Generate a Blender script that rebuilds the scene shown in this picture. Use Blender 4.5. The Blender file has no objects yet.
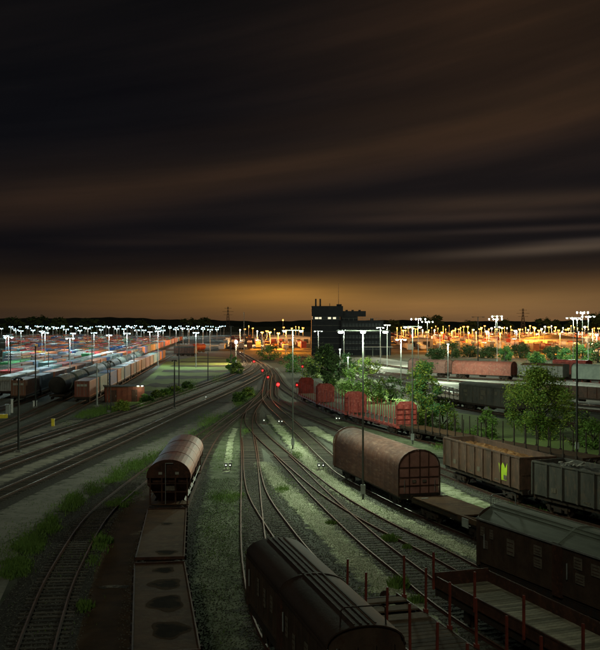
import bpy, math, random
from mathutils import Vector, Matrix
R = math.radians
rnd = random.Random(7)
sc = bpy.context.scene
col = sc.collection
# ------------------------------------------------------------------ camera
H = 13.3; F = 1000.0; HY = 323.0           # eye height above the rails, focal length in px of the 600 px photo
cd = bpy.data.cameras.new('camera'); cam = bpy.data.objects.new('camera', cd); col.objects.link(cam)
cam.location = (0, 0, H); cam.rotation_euler = (R(90), 0, 0)
cd.sensor_fit = 'HORIZONTAL'; cd.sensor_width = 36; cd.lens = F / 600 * 36
cd.shift_y = (HY - 325) / 600.0
cd.clip_start = 0.5; cd.clip_end = 20000
sc.camera = cam
sc.view_settings.view_transform = 'Standard'; sc.view_settings.look = 'None'
sc.view_settings.exposure = 0.0; sc.view_settings.gamma = 1.0
sc.cycles.use_denoising = True
sc.cycles.sample_clamp_indirect = 2.0
sc.cycles.max_bounces = 4; sc.cycles.diffuse_bounces = 2; sc.cycles.glossy_bounces = 2
sc.cycles.caustics_reflective = False; sc.cycles.caustics_refractive = False

# ------------------------------------------------------------------ night sky
world = bpy.data.worlds.new('World'); sc.world = world; world.use_nodes = True
nt = world.node_tree; nt.nodes.clear()
class NG:
    def __init__(s, nt): s.nt = nt
    def n(s, t, **kw):
        nd = s.nt.nodes.new(t)
        for k, v in kw.items(): setattr(nd, k, v)
        return nd
    def put(s, inp, v):
        if isinstance(v, bpy.types.NodeSocket): s.nt.links.new(v, inp)
        else: inp.default_value = v
    def m(s, op, a, b=0.0, c=0.0):
        nd = s.n('ShaderNodeMath', operation=op)
        s.put(nd.inputs[0], a); s.put(nd.inputs[1], b); s.put(nd.inputs[2], c)
        return nd.outputs[0]
    def noise(s, vec, scale, detail=4, rough=0.55):
        nd = s.n('ShaderNodeTexNoise'); s.put(nd.inputs['Vector'], vec)
        nd.inputs['Scale'].default_value = scale; nd.inputs['Detail'].default_value = detail
        nd.inputs['Roughness'].default_value = rough
        return nd.outputs['Fac']
    def ramp(s, fac, stops, interp='LINEAR'):
        nd = s.n('ShaderNodeValToRGB'); s.put(nd.inputs[0], fac); e = nd.color_ramp.elements
        nd.color_ramp.interpolation = interp
        e[0].position = stops[0][0]; e[0].color = (*stops[0][1], 1)
        e[1].position = stops[-1][0]; e[1].color = (*stops[-1][1], 1)
        for p, c in stops[1:-1]:
            x = e.new(p); x.color = (*c, 1)
        return nd.outputs[0]
    def mix(s, f, a, b, mode='MIX'):
        nd = s.n('ShaderNodeMix', data_type='RGBA', blend_type=mode)
        s.put(nd.inputs[0], f)
        for i, v in ((6, a), (7, b)):
            if isinstance(v, (tuple, list)): v = (*v[:3], 1)
            s.put(nd.inputs[i], v)
        return nd.outputs[2]
    def xyz(s, x, y, z=0.0):
        nd = s.n('ShaderNodeCombineXYZ'); s.put(nd.inputs[0], x); s.put(nd.inputs[1], y); s.put(nd.inputs[2], z)
        return nd.outputs[0]
g = NG(nt)
tc = g.n('ShaderNodeTexCoord'); sp = g.n('ShaderNodeSeparateXYZ'); nt.links.new(tc.outputs['Generated'], sp.inputs[0])
X, Y, Z = sp.outputs
az = g.m('ARCTAN2', X, Y)                    # azimuth right of the line of sight, radians
el = g.m('MAXIMUM', Z, 0.0)
base = g.ramp(g.m('MULTIPLY', el, 2.0), [(0.0, (.105, .058, .030)), (.03, (.092, .050, .024)), (.070, (.064, .035, .017)),
    (.105, (.022, .0150, .0112)), (.15, (.0074, .0066, .0076)), (.33, (.0056, .0056, .0070)), (.5, (.0050, .0047, .0055)), (.66, (.0042, .0041, .0046)), (1.0, (.005, .0045, .0045))])
lf = g.ramp(g.m('MULTIPLY_ADD', az, 1.4, .5), [(0.0, (.34, .37, .46)), (.14, (.36, .40, .52)), (.36, (.66, .64, .68)), (.52, (1.0, .96, .90)), (1.0, (1.25, 1.15, 1.02))])
lfm = g.mix(g.ramp(g.m('MULTIPLY', el, 4.0), [(.1, (1, 1, 1)), (.5, (.35, .35, .35))]), (1, 1, 1), lf)
colr = g.mix(1.0, base, lfm, 'MULTIPLY')
tilt = g.m('SUBTRACT', el, g.m('MULTIPLY', az, g.m('MULTIPLY', g.m('MINIMUM', el, .25), .9)))
w1 = g.noise(g.xyz(g.m('MULTIPLY', az, 1.3), g.m('MULTIPLY', tilt, 11.0), 5.3), 1.0, 4, .5)
w2 = g.noise(g.xyz(g.m('MULTIPLY', az, 3.0), g.m('MULTIPLY', tilt, 42.0), 8.1), 1.0, 5, .55)
st = g.m('ADD', g.m('MULTIPLY', w1, .66), g.m('MULTIPLY', w2, .34))
cl = g.ramp(st, [(.34, (.62, .66, .74)), (.50, (1.0, 1.0, 1.0)), (.66, (1.75, 1.55, 1.36))])
def blob(u0, v0, su, sv, slope=0.0):
    du = g.m('DIVIDE', g.m('SUBTRACT', az, u0), su)
    dv = g.m('DIVIDE', g.m('SUBTRACT', g.m('SUBTRACT', el, v0), g.m('MULTIPLY', g.m('SUBTRACT', az, u0), slope)), sv)
    r2 = g.m('ADD', g.m('MULTIPLY', du, du), g.m('MULTIPLY', dv, dv))
    return g.m('EXPONENT', g.m('MULTIPLY', r2, -1.0))
def addc(c, f, k):
    cc = g.n('ShaderNodeMix', data_type='RGBA', blend_type='ADD'); g.put(cc.inputs[0], f); g.put(cc.inputs[6], c)
    cc.inputs[7].default_value = (*k, 1); return cc.outputs[2]
for u0, v0, su, sv, sl, k in [(-.02, .029, .075, .011, 0.0, (.230, .100, .012)), (.05, .024, .26, .018, 0.0, (.135, .066, .012)),
        (.27, .018, .20, .018, 0.0, (.045, .030, .014)), (.21, .118, .16, .0085, .03, (.022, .013, .007)), (.26, .0725, .11, .0050, .05, (.070, .048, .030)),
        (.30, .080, .07, .0026, .03, (.022, .016, .012)), (.19, .104, .14, .0045, .02, (.020, .012, .0075)), (.24, .091, .12, .0030, .02, (.020, .013, .009)),
        (.08, .172, .36, .020, .17, (.0125, .0062, .0018)), (.26, .27, .22, .10, .1, (.0180, .0086, .0030)), (.08, .205, .20, .012, .12, (.006, .003, .001)), (-.24, .135, .16, .028, .12, (.0065, .0034, .0012)), (.02, .085, .13, .0045, -.01, (.010, .006, .003)), (-.15, .079, .10, .004, .0, (.004, .0025, .0015))]:
    colr = addc(colr, blob(u0, v0, su, sv, sl), k)
colr = g.mix(1.0, colr, cl, 'MULTIPLY')
# below the horizon: plain dark
colr = g.mix(g.m('LESS_THAN', Z, -0.002), colr, (.004, .004, .004))
bg = g.n('ShaderNodeBackground'); nt.links.new(colr, bg.inputs[0]); bg.inputs[1].default_value = 1.0
out = g.n('ShaderNodeOutputWorld'); nt.links.new(bg.outputs[0], out.inputs[0])
# soft fill sun added behind the camera to lift the dark foreground
sl = bpy.data.lights.new('fill_sun', 'SUN'); sl.energy = 0.34; sl.angle = R(12); sl.color = (.98, 1.0, .76)
so = bpy.data.objects.new('fill_sun', sl); col.objects.link(so); so.rotation_euler = (R(50), R(0), R(-22))

# ------------------------------------------------------------------ helpers
def tag(o, label=None, cat=None, group=None, kind=None):
    if label: o['label'] = label
    if cat: o['category'] = cat
    if group: o['group'] = group
    if kind: o['kind'] = kind
    return o
def empty(name, loc=(0, 0, 0), rz=0.0, label=None, cat=None, group=None):
    o = bpy.data.objects.new(name, None); col.objects.link(o); o.location = loc; o.rotation_euler = (0, 0, rz)
    o.empty_display_size = .3
    return tag(o, label, cat, group)
KIDS = {}
def link(o, parent=None):
    col.objects.link(o)
    if parent is not None:
        o.parent = parent; KIDS.setdefault(parent.name, []).append(o)
    return o
def copy_tree(o, parent=None):
    c = o.copy(); link(c, parent)
    for ch in list(KIDS.get(o.name, ())): copy_tree(ch, c)
    return c
class MB:
    def __init__(s): s.v = []; s.f = []; s.mi = []; s.sm = []; s.cur = 0
    def add(s, vs, fs, smooth=False):
        b = len(s.v); s.v += [tuple(v) for v in vs]
        for f in fs: s.f.append(tuple(b + i for i in f)); s.mi.append(s.cur); s.sm.append(smooth)
        return s
    def box(s, c, d, rz=0.0, rx=0.0, ry=0.0):
        hx, hy, hz = d[0] / 2, d[1] / 2, d[2] / 2
        vs = [Vector((x, y, z)) for x in (-hx, hx) for y in (-hy, hy) for z in (-hz, hz)]
        if rz or rx or ry:
            M = Matrix.Rotation(rz, 3, 'Z') @ Matrix.Rotation(ry, 3, 'Y') @ Matrix.Rotation(rx, 3, 'X'); vs = [M @ v for v in vs]
        vs = [v + Vector(c) for v in vs]
        return s.add(vs, [(0, 1, 3, 2), (4, 6, 7, 5), (0, 4, 5, 1), (2, 3, 7, 6), (0, 2, 6, 4), (1, 5, 7, 3)])
    def bar(s, a, b, w, h=None):
        a = Vector(a); b = Vector(b); d = (b - a); h = h or w
        z = d.normalized(); u = z.cross(Vector((0, 0, 1)))
        if u.length < 1e-3: u = Vector((1, 0, 0))
        u.normalize(); t = z.cross(u)
        vs = []
        for p in (a, b):
            for sx, sy in ((-1, -1), (1, -1), (1, 1), (-1, 1)): vs.append(p + u * (sx * w / 2) + t * (sy * h / 2))
        return s.add(vs, [(0, 1, 2, 3), (7, 6, 5, 4), (0, 4, 5, 1), (1, 5, 6, 2), (2, 6, 7, 3), (3, 7, 4, 0)])
    def cyl(s, a, b, r, r2=None, n=10, caps=True, smooth=True):
        a = Vector(a); b = Vector(b); r2 = r if r2 is None else r2
        z = (b - a).normalized(); u = z.cross(Vector((0, 0, 1)))
        if u.length < 1e-3: u = Vector((1, 0, 0))
        u.normalize(); t = z.cross(u); vs = []
        for p, q in ((a, r), (b, r2)):
            for i in range(n):
                an = 2 * math.pi * i / n; vs.append(p + u * (q * math.cos(an)) + t * (q * math.sin(an)))
        s.add(vs, [(i, (i + 1) % n, n + (i + 1) % n, n + i) for i in range(n)], smooth)
        if caps:
            s.add(vs[:n], [tuple(range(n))[::-1]]); s.add(vs[n:], [tuple(range(n))])
        return s
    def tube(s, pts, r, n=6):
        for a, b in zip(pts[:-1], pts[1:]): s.cyl(a, b, r, n=n)
        return s
    def prism(s, prof, y0, y1, smooth=False, caps=True):      # profile (x, z) pushed along y
        n = len(prof); vs = [(x, y0, z) for x, z in prof] + [(x, y1, z) for x, z in prof]
        s.add(vs, [(i, (i + 1) % n, n + (i + 1) % n, n + i) for i in range(n)], smooth)
        if caps: s.add(vs[:n], [tuple(range(n))[::-1]]); s.add(vs[n:], [tuple(range(n))])
        return s
    def ball(s, c, r, n=8, m=6, sq=(1, 1, 1)):
        vs = [(c[0], c[1], c[2] + r * sq[2])]
        for j in range(1, m):
            ph = math.pi * j / m
            for i in range(n):
                t = 2 * math.pi * i / n; vs.append((c[0] + r * sq[0] * math.sin(ph) * math.cos(t), c[1] + r * sq[1] * math.sin(ph) * math.sin(t), c[2] + r * sq[2] * math.cos(ph)))
        vs.append((c[0], c[1], c[2] - r * sq[2])); fs = []
        for i in range(n): fs.append((0, 1 + i, 1 + (i + 1) % n))
        for j in range(m - 2):
            for i in range(n):
                a = 1 + j * n + i; b = 1 + j * n + (i + 1) % n; fs.append((a, a + n, b + n, b))
        L = len(vs) - 1; q = 1 + (m - 2) * n
        for i in range(n): fs.append((L, q + (i + 1) % n, q + i))
        return s.add(vs, fs, True)
    def mesh(s, name, mats):
        me = bpy.data.meshes.new(name); me.from_pydata(s.v, [], s.f)
        for m_ in (mats if isinstance(mats, (list, tuple)) else [mats]): me.materials.append(m_)
        me.polygons.foreach_set('material_index', s.mi); me.polygons.foreach_set('use_smooth', s.sm); me.update()
        return me
    def build(s, name, mats, parent=None, label=None, kind=None):
        o = bpy.data.objects.new(name, s.mesh(name, mats)); link(o, parent)
        return tag(o, label, None, None, kind)
def part(name, me, parent, loc=(0, 0, 0), rot=(0, 0, 0)):
    o = bpy.data.objects.new(name, me); link(o, parent); o.location = loc; o.rotation_euler = rot; return o

def mat(name, c1, c2=None, scale=2.0, rough=.8, metal=0.0, bump=0.0, bscale=None, lo=.4, hi=.65, c3=None, space='Object', stretch=None, spec=.17, edge=None, rand=0):
    m = bpy.data.materials.new(name); m.use_nodes = True; t = m.node_tree; q = NG(t)
    b = t.nodes['Principled BSDF']; b.inputs['Roughness'].default_value = rough; b.inputs['Metallic'].default_value = metal
    b.inputs['Specular IOR Level'].default_value = spec
    if space == 'World': v = q.n('ShaderNodeNewGeometry').outputs['Position']
    else: v = q.n('ShaderNodeTexCoord').outputs['Object']
    if stretch:
        mp = q.n('ShaderNodeMapping'); t.links.new(v, mp.inputs[0]); mp.inputs['Scale'].default_value = stretch; vs = mp.outputs[0]
    else: vs = v
    c2 = c2 or tuple(x * .6 for x in c1)
    n1 = q.noise(vs, scale, 6, .62)
    c = q.mix(q.ramp(n1, [(lo, (0, 0, 0)), (hi, (1, 1, 1))]), c1, c2)
    if c3:
        n2 = q.noise(vs, scale * 3.7, 5, .6)
        c = q.mix(q.ramp(n2, [(.52, (0, 0, 0)), (.68, (1, 1, 1))]), c, c3)
    if rand:
        oi = q.n('ShaderNodeObjectInfo'); k_ = q.m('MULTIPLY_ADD', oi.outputs['Random'], rand, 1 - rand * .6); c = q.mix(1.0, c, q.xyz(k_, k_, k_), 'MULTIPLY')
    if edge:
        at = q.n('ShaderNodeAttribute'); at.attribute_name = 'edge'
        e1 = q.noise(vs, 1.1, 6, .65); e2 = q.noise(vs, 5.0, 3, .6)
        f = q.m('ADD', at.outputs['Fac'], q.m('ADD', q.m('MULTIPLY_ADD', e1, 2.6, -1.3), q.m('MULTIPLY_ADD', e2, .6, -.3)))
        c = q.mix(q.ramp(f, [(.42, (0, 0, 0)), (.72, (1, 1, 1))]), c, edge)
    q.put(b.inputs['Base Color'], c)
    if bump:
        bp = q.n('ShaderNodeBump'); bp.inputs['Strength'].default_value = bump; bp.inputs['Distance'].default_value = .05
        t.links.new(q.noise(v, bscale or scale * 6, 5, .7), bp.inputs['Height']); t.links.new(bp.outputs[0], b.inputs['Normal'])
    return m
def emis(name, c, s):
    m = bpy.data.materials.new(name); m.use_nodes = True; t = m.node_tree; b = t.nodes['Principled BSDF']
    b.inputs['Base Color'].default_value = (*[x * .5 for x in c], 1)
    b.inputs['Emission Color'].default_value = (*c, 1); b.inputs['Emission Strength'].default_value = s
    m.cycles.emission_sampling = 'NONE'; return m
M = {}
M['ground'] = mat('yard_ground', (.062, .064, .046), (.030, .033, .025), .35, .95, bump=.6, bscale=9, c3=(.052, .075, .028), space='World')
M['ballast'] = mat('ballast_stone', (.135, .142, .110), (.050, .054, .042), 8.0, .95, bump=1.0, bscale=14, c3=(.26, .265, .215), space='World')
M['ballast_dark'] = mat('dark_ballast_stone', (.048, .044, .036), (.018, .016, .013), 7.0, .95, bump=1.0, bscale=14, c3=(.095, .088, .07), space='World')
M['ballast_pale'] = mat('pale_ballast_stone', (.44, .43, .39), (.30, .29, .26), 1.5, .95, bump=.8, bscale=12, space='World')
M['strip'] = mat('pale_gravel', (.52, .55, .37), (.24, .28, .15), .8, .95, bump=.7, bscale=14, c3=(.10, .13, .06), space='World', lo=.42, hi=.62, edge=(.055, .055, .042))
M['strip2'] = mat('mossy_gravel', (.17, .19, .12), (.075, .095, .045), .7, .95, bump=.7, bscale=12, c3=(.05, .075, .025), space='World', edge=(.045, .048, .032))
M['asphalt'] = mat('worn_asphalt', (.21, .20, .165), (.15, .145, .12), .5, .9, bump=.3, bscale=20, space='World', c3=(.12, .125, .095), edge=(.050, .055, .036))
M['dirt'] = mat('brown_dirt', (.080, .048, .024), (.045, .030, .017), .6, .95, bump=.5, bscale=8, space='World')
M['grassland'] = mat('mown_grass', (.17, .235, .065), (.12, .17, .05), .12, .95, bump=.6, bscale=5, space='World')
M['rail_side'] = mat('rail_rust', (.075, .034, .022), (.045, .022, .016), 3.0, .75, .2)
M['rail_top'] = mat('rail_head_worn', (.17, .085, .055), (.10, .05, .036), 1.2, .62, .3)
M['rail_bright'] = mat('rail_head_polished', (.62, .56, .46), (.42, .37, .30), 1.2, .42, .8)
M['sleeper'] = mat('sleeper_timber', (.085, .070, .052), (.045, .038, .030), 3.0, .9, rand=.8, bump=.5, stretch=(1, 8, 8), spec=.2)
M['sleeper_c'] = mat('sleeper_concrete', (.19, .175, .145), (.10, .09, .075), 3.0, .9, bump=.3)
M['iron'] = mat('underframe_iron', (.036, .030, .026), (.055, .030, .018), 3.0, .8, .2, bump=.3)
M['brown'] = mat('brown_wagon_paint', (.085, .040, .027), (.045, .025, .018), 1.3, .6, .1, bump=.15, c3=(.12, .050, .030))
M['darkbrown'] = mat('dark_brown_wagon_paint', (.085, .055, .038), (.050, .034, .025), 1.2, .6, .1, bump=.15, c3=(.065, .035, .022))
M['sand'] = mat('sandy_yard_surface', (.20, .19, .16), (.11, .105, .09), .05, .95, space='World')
M['hood'] = mat('faded_hood_canvas', (.135, .060, .040), (.082, .040, .029), .8, .75, bump=.25, bscale=3, c3=(.18, .10, .07), stretch=(1, .4, 2))
M['hoodend'] = mat('faded_pink_brown_steel', (.38, .19, .155), (.26, .13, .10), 1.4, .6, bump=.15, c3=(.32, .17, .13))
M['roof'] = mat('dull_steel_roof', (.20, .23, .18), (.12, .14, .11), .7, .7, 0, bump=.2, bscale=3, stretch=(3, .3, 1))
M['roof_br'] = mat('brown_steel_roof', (.050, .029, .020), (.030, .019, .014), .8, .8, 0, bump=.2, bscale=3, stretch=(3, .3, 1))
M['hopper'] = mat('hopper_red_paint', (.105, .016, .011), (.052, .020, .014), .9, .6, 0, bump=.2, c3=(.13, .055, .035), stretch=(2, .5, 1))
M['deck'] = mat('rusty_steel_deck', (.095, .050, .026), (.056, .030, .018), .7, .85, 0, bump=.3, c3=(.095, .062, .035), spec=.1)
M['stain'] = mat('oil_stain', (.014, .010, .008), (.024, .017, .012), 2.0, .95, spec=.02, edge=(.055, .035, .021))
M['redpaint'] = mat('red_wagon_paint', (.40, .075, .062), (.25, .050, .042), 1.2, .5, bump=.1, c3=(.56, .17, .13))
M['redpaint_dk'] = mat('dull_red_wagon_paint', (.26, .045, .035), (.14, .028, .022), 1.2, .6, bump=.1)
M['stake'] = mat('red_stake_paint', (.24, .050, .032), (.13, .032, .022), 2.5, .6)
M['stake_dk'] = mat('dark_stake_steel', (.05, .038, .03), (.03, .022, .018), 2.5, .7)
M['wood'] = mat('weathered_plank', (.38, .35, .25), (.20, .185, .125), 1.6, .9, rand=.8, bump=.5, stretch=(1, 6, 6), c3=(.18, .19, .12))
M['wood_b'] = mat('brown_plank', (.15, .105, .065), (.08, .06, .04), 1.6, .9, rand=.7, bump=.5, stretch=(1, 6, 6))
M['gondola'] = mat('brown_gondola_steel', (.13, .075, .052), (.07, .046, .034), 1.0, .65, bump=.2, c3=(.17, .09, .06), stretch=(1, 1, .4))
M['gondola_g'] = mat('grey_gondola_steel', (.10, .095, .082), (.058, .055, .048), 1.0, .65, bump=.2, c3=(.13, .10, .075), stretch=(1, 1, .4))
M['rustload'] = mat('rusty_scrap', (.32, .15, .055), (.19, .09, .04), 1.1, .9, bump=.8, bscale=5, c3=(.36, .20, .09))
M['coal'] = mat('dark_load', (.060, .058, .052), (.11, .105, .092), 1.1, .9, bump=.9, bscale=5)
M['pale'] = mat('pale_placard', (.42, .40, .34), (.28, .27, .23), 6.0, .7)
M['dull'] = mat('dull_placard', (.17, .145, .11), (.10, .085, .065), 6.0, .7)
M['lime'] = mat('lime_graffiti', (.55, .75, .04), (.42, .62, .05), 3, .6)
M['galv'] = mat('galvanised_steel', (.36, .38, .36), (.26, .28, .26), 2, .55, .4)
M['pole'] = mat('painted_pole', (.13, .14, .12), (.09, .095, .08), 2, .6, .3)
M['darkpole'] = mat('dark_lattice_steel', (.045, .045, .04), (.03, .03, .028), 2, .7, .3)
M['concrete'] = mat('stained_concrete', (.20, .19, .175), (.13, .125, .11), .5, .9, bump=.2)
M['darkconc'] = mat('dark_cladding', (.012, .012, .014), (.008, .008, .010), .5, .8, bump=.1)
M['brick'] = mat('red_hut_boards', (.25, .075, .045), (.15, .05, .032), 1.2, .8, bump=.2)
M['hutroof'] = mat('bitumen_roof', (.07, .065, .055), (.04, .04, .035), 1.0, .9, bump=.3)
M['glass'] = mat('dark_glass', (.012, .014, .018), (.009, .011, .014), 1, .45, 0, spec=.2)
M['hill'] = mat('wooded_hill', (.020, .026, .018), (.012, .016, .012), .01, 1.0, space='World')
M['yellow'] = mat('yellow_paint', (.75, .58, .05), (.6, .45, .04), 3, .5)
M['white'] = mat('white_paint', (.74, .74, .70), (.6, .6, .56), 3, .5)
M['black'] = mat('black_housing', (.02, .02, .02), (.03, .03, .03), 3, .5)
M['bark'] = mat('bark', (.09, .075, .055), (.05, .042, .032), 6, .9, bump=.6)
M['tank'] = mat('tank_steel', (.11, .11, .092), (.07, .07, .06), 1, .75, 0)
M['tank_dk'] = mat('black_tank_end', (.028, .025, .022), (.04, .034, .028), 1, .6, .2)
def leafmat(name, a, b):
    m = mat(name, a, b, 1.5, .75, spec=.2); return m
M['leaf'] = leafmat('broad_leaf', (.085, .165, .030), (.13, .22, .035))
M['leaf2'] = leafmat('yellowish_leaf', (.26, .30, .045), (.15, .23, .04))
M['leafd'] = leafmat('dark_leaf', (.034, .060, .022), (.060, .100, .026))
M['leafb'] = leafmat('bluish_leaf', (.05, .15, .050), (.075, .18, .05))
M['grassb'] = leafmat('grass_blade', (.17, .27, .055), (.11, .19, .045))
def paintmat():
    m = bpy.data.materials.new('container_paint'); m.use_nodes = True; t = m.node_tree; q = NG(t); b = t.nodes['Principled BSDF']
    oi = q.n('ShaderNodeObjectInfo'); v = q.n('ShaderNodeTexCoord').outputs['Object']
    add = q.n('ShaderNodeVectorMath', operation='ADD'); t.links.new(v, add.inputs[0]); t.links.new(oi.outputs['Location'], add.inputs[1])
    n1 = q.noise(add.outputs[0], 1.3, 5, .6)
    c = q.mix(q.ramp(n1, [(.5, (0, 0, 0)), (.72, (.8, .8, .8))]), oi.outputs['Color'], (.13, .08, .05))
    q.put(b.inputs['Base Color'], c); b.inputs['Roughness'].default_value = .6; return m
M['paint'] = paintmat()
E = {'cool': emis('cool_lamp_glass', (.50, .86, 1.0), 7), 'white': emis('white_lamp_glass', (.92, 1.0, .88), 14), 'orange': emis('sodium_lamp_glass', (1.0, .42, .07), 9),
     'red': emis('red_signal_glass', (1.0, .012, .012), 9), 'warm': emis('window_light', (1.0, .88, .62), .9), 'dim': emis('small_lantern_glass', (.95, 1.0, .75), 3), 'pink': emis('warm_white_lamp_glass', (1.0, .80, .62), 30)}
LC = {'cool': (.72, .97, 1.0), 'white': (.82, 1.0, .74), 'orange': (1.0, .31, .025), 'pink': (1.0, .66, .36), 'red': (1.0, .03, .02)}
def light(kind, loc, power, parent=None, r=.35):
    l = bpy.data.lights.new('lamp_light', 'POINT'); l.energy = power; l.color = LC[kind]; l.shadow_soft_size = r
    o = bpy.data.objects.new('lamp_light', l); link(o, parent); o.location = loc; return o

def G(px, py, z=0.0):
    s = (H - z) / (py - HY); return ((px - 300) * s, F * s)
def ordn(n):
    w = ['', 'first', 'second', 'third', 'fourth', 'fifth', 'sixth', 'seventh', 'eighth', 'ninth', 'tenth', 'eleventh', 'twelfth', 'thirteenth', 'fourteenth', 'fifteenth', 'sixteenth', 'seventeenth', 'eighteenth', 'nineteenth', 'twentieth']
    if n <= 20: return w[n]
    t = {2: 'twenty', 3: 'thirty', 4: 'forty', 5: 'fifty', 6: 'sixty', 7: 'seventy', 8: 'eighty', 9: 'ninety'}[n // 10]
    return t + '-' + w[n % 10] if n % 10 else {2: 'twentieth', 3: 'thirtieth', 4: 'fortieth', 5: 'fiftieth', 6: 'sixtieth', 7: 'seventieth', 8: 'eightieth', 9: 'ninetieth'}[n // 10]

# ------------------------------------------------------------------ ground
GZ = -.24
def sheet(name, poly, m, z, label=None, kind='structure'):
    mb = MB(); mb.add([(x, y, z) for x, y in poly], [tuple(range(len(poly)))]); return mb.build(name, m, kind=kind)
def grid(name, x0, x1, y0, y1, nx, ny, m, zf, kind='structure'):
    vs = [(x0 + (x1 - x0) * i / nx, y0 + (y1 - y0) * j / ny) for j in range(ny + 1) for i in range(nx + 1)]
    mb = MB(); mb.add([(x, y, zf(x, y)) for x, y in vs], [(j * (nx + 1) + i, j * (nx + 1) + i + 1, (j + 1) * (nx + 1) + i + 1, (j + 1) * (nx + 1) + i) for j in range(ny) for i in range(nx)])
    return mb.build(name, m, kind=kind)
grid('ground', -3500, 3500, -60, 7000, 40, 40, M['ground'], lambda x, y: GZ)
def ridge(name, y, x0, x1, step, hf, depth=500):
    n = int((x1 - x0) / step); vs = []; fs = []
    for i in range(n + 1):
        x = x0 + step * i; h = hf(x)
        vs += [(x, y, GZ - 1), (x, y + depth * .12, h * .8), (x, y + depth * .4, h), (x, y + depth, GZ - 1)]
    for i in range(n):
        for k in range(3): a = i * 4 + k; fs.append((a, a + 4, a + 5, a + 1))
    mb = MB(); mb.add(vs, fs); return mb.build(name, M['hill'], kind='structure')
def hh(x):
    u = x / 3600
    b = 22 + 11 * max(0, min(1, (-.03 - u) / .2)) + 2.5 * math.sin(u * 23) + 1.6 * math.sin(u * 61 + 1) + 1.0 * math.sin(u * 170) + .8 * math.sin(u * 333 + 2)
    return b
ridge('hills', 3600, -2600, 2600, 9, hh, 900)

# ------------------------------------------------------------------ tracks
class Curve:
    def __init__(s, pts):
        pts = [Vector(p) for p in pts]
        P = [pts[0] * 2 - pts[1]] + pts + [pts[-1] * 2 - pts[-2]]; out_ = []
        for i in range(1, len(P) - 2):
            n = max(2, int((P[i + 1] - P[i]).length / 1.2))
            for k in range(n):
                t = k / n; a, b, c, d = P[i - 1:i + 3]
                out_.append(.5 * ((2 * b) + (c - a) * t + (2 * a - 5 * b + 4 * c - d) * t * t + (3 * b - a - 3 * c + d) * t ** 3))
        out_.append(P[-2]); s.p = out_
        for _ in range(4):
            s.p = [s.p[0]] + [(s.p[i - 1] + s.p[i] * 2 + s.p[i + 1]) / 4 for i in range(1, len(s.p) - 1)] + [s.p[-1]]
        s.d = [0]
        for a, b in zip(s.p[:-1], s.p[1:]): s.d.append(s.d[-1] + (b - a).length)
    def at(s, d):
        lo, hi = 0, len(s.d) - 1
        while hi - lo > 1:
            mid = (lo + hi) // 2
            if s.d[mid] <= d: lo = mid
            else: hi = mid
        t = (d - s.d[lo]) / (s.d[hi] - s.d[lo]); v = s.p[hi] - s.p[lo]
        return s.p[lo] + v * t, v.normalized()
    def atY(s, y):
        for i in range(len(s.p) - 1):
            a, b = s.p[i], s.p[i + 1]
            if (a.y - y) * (b.y - y) <= 0 and a.y != b.y: return a + (b - a) * ((y - a.y) / (b.y - a.y))
        return s.p[0] if abs(s.p[0].y - y) < abs(s.p[-1].y - y) else s.p[-1]
THROAT = [(-6.6, 196), (-7.5, 233), (-8.2, 266), (-11.7, 317), (-20, 391), (-45, 604), (-75, 850)]
def off(dx, lst): return [(x + dx, y) for x, y in lst]
TR = {}
TR['T1'] = [(8, 14), (5, 22), (2.13, 30.6), (-1.0, 43.1), (-2.3, 54), (-3.24, 67.5), (-4.9, 97), (-6.95, 130), (-7.5, 150), (-7.2, 172)] + THROAT
TR['T2'] = [(13, 13), (10, 21), (6.3, 33), (3.15, 44), (.3, 56), (-1.75, 67.5), (-3.3, 78), (-4.3, 90), (-5.1, 103), (-6, 117)]
TR['T3a'] = [(20.5, 27), (15.1, 39), (12.4, 45.5), (10.05, 51.2), (8.85, 55.0), (7.57, 59.6), (5.77, 64.9), (2.75, 76.4), (.2, 90), (-2.2, 104), (-4.5, 118), (-6.6, 134), (-7.3, 150)]
TR['T3b'] = [(18, 19), (13.5, 29), (9.9, 38.5), (7.3, 46.6), (5.95, 53.2), (4.5, 60), (2.9, 69.3), (1.2, 80), (-.4, 91), (-1.9, 101)]
TR['T4'] = [(30, 28), (19.6, 44), (14.5, 54), (10.8, 64), (8.5, 71), (4.5, 86.3), (3.1, 96), (.1, 122), (-2.0, 140), (-4.2, 158), (-5.8, 176)] + off(.05, THROAT)
TR['T5b'] = [(40, 33), (29, 49), (20.9, 64.6), (16.9, 74), (13.7, 86), (9.8, 103), (4.9, 126.7), (2.2, 139), (-.8, 152), (-3.2, 168), (-5.2, 184), (-5.9, 208), (-6.4, 233), (-7.4, 262)]
TR['T6'] = [(48, 56), (33.4, 78), (26, 90), (19, 103), (12.8, 118), (7.3, 136), (3.6, 154.6), (.2, 177), (-2.6, 200), (-4.7, 226), (-6.2, 255), (-9, 300)]
TR['T0'] = [(1.5, 14), (-1.7, 24), (-5.0, 37), (-7.1, 50.6), (-8.7, 66), (-9.35, 82), (-9.9, 95), (-10.3, 112), (-10.2, 126), (-9.6, 140), (-8.6, 156), (-7.3, 178), (-6.8, 200)]
TR['TL'] = [(-6.5, 20), (-8.9, 30), (-10.8, 40.7), (-11.75, 46.8), (-12.6, 53), (-13.9, 67.5), (-13.9, 78), (-13.2, 95), (-11.9, 114), (-10.6, 130), (-9.6, 146)]
TR['L1'] = [(-30, 20), (-26.4, 45), (-23.4, 78), (-20.4, 113), (-17.2, 156), (-13.9, 196), (-11, 240), (-9.4, 280), (-12, 318)]
TR['L2'] = [(-35, 25), (-30.6, 62), (-27.9, 93), (-24.9, 123), (-20.7, 164), (-16, 226), (-13, 280), (-13.5, 330), (-20, 391)]
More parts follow.
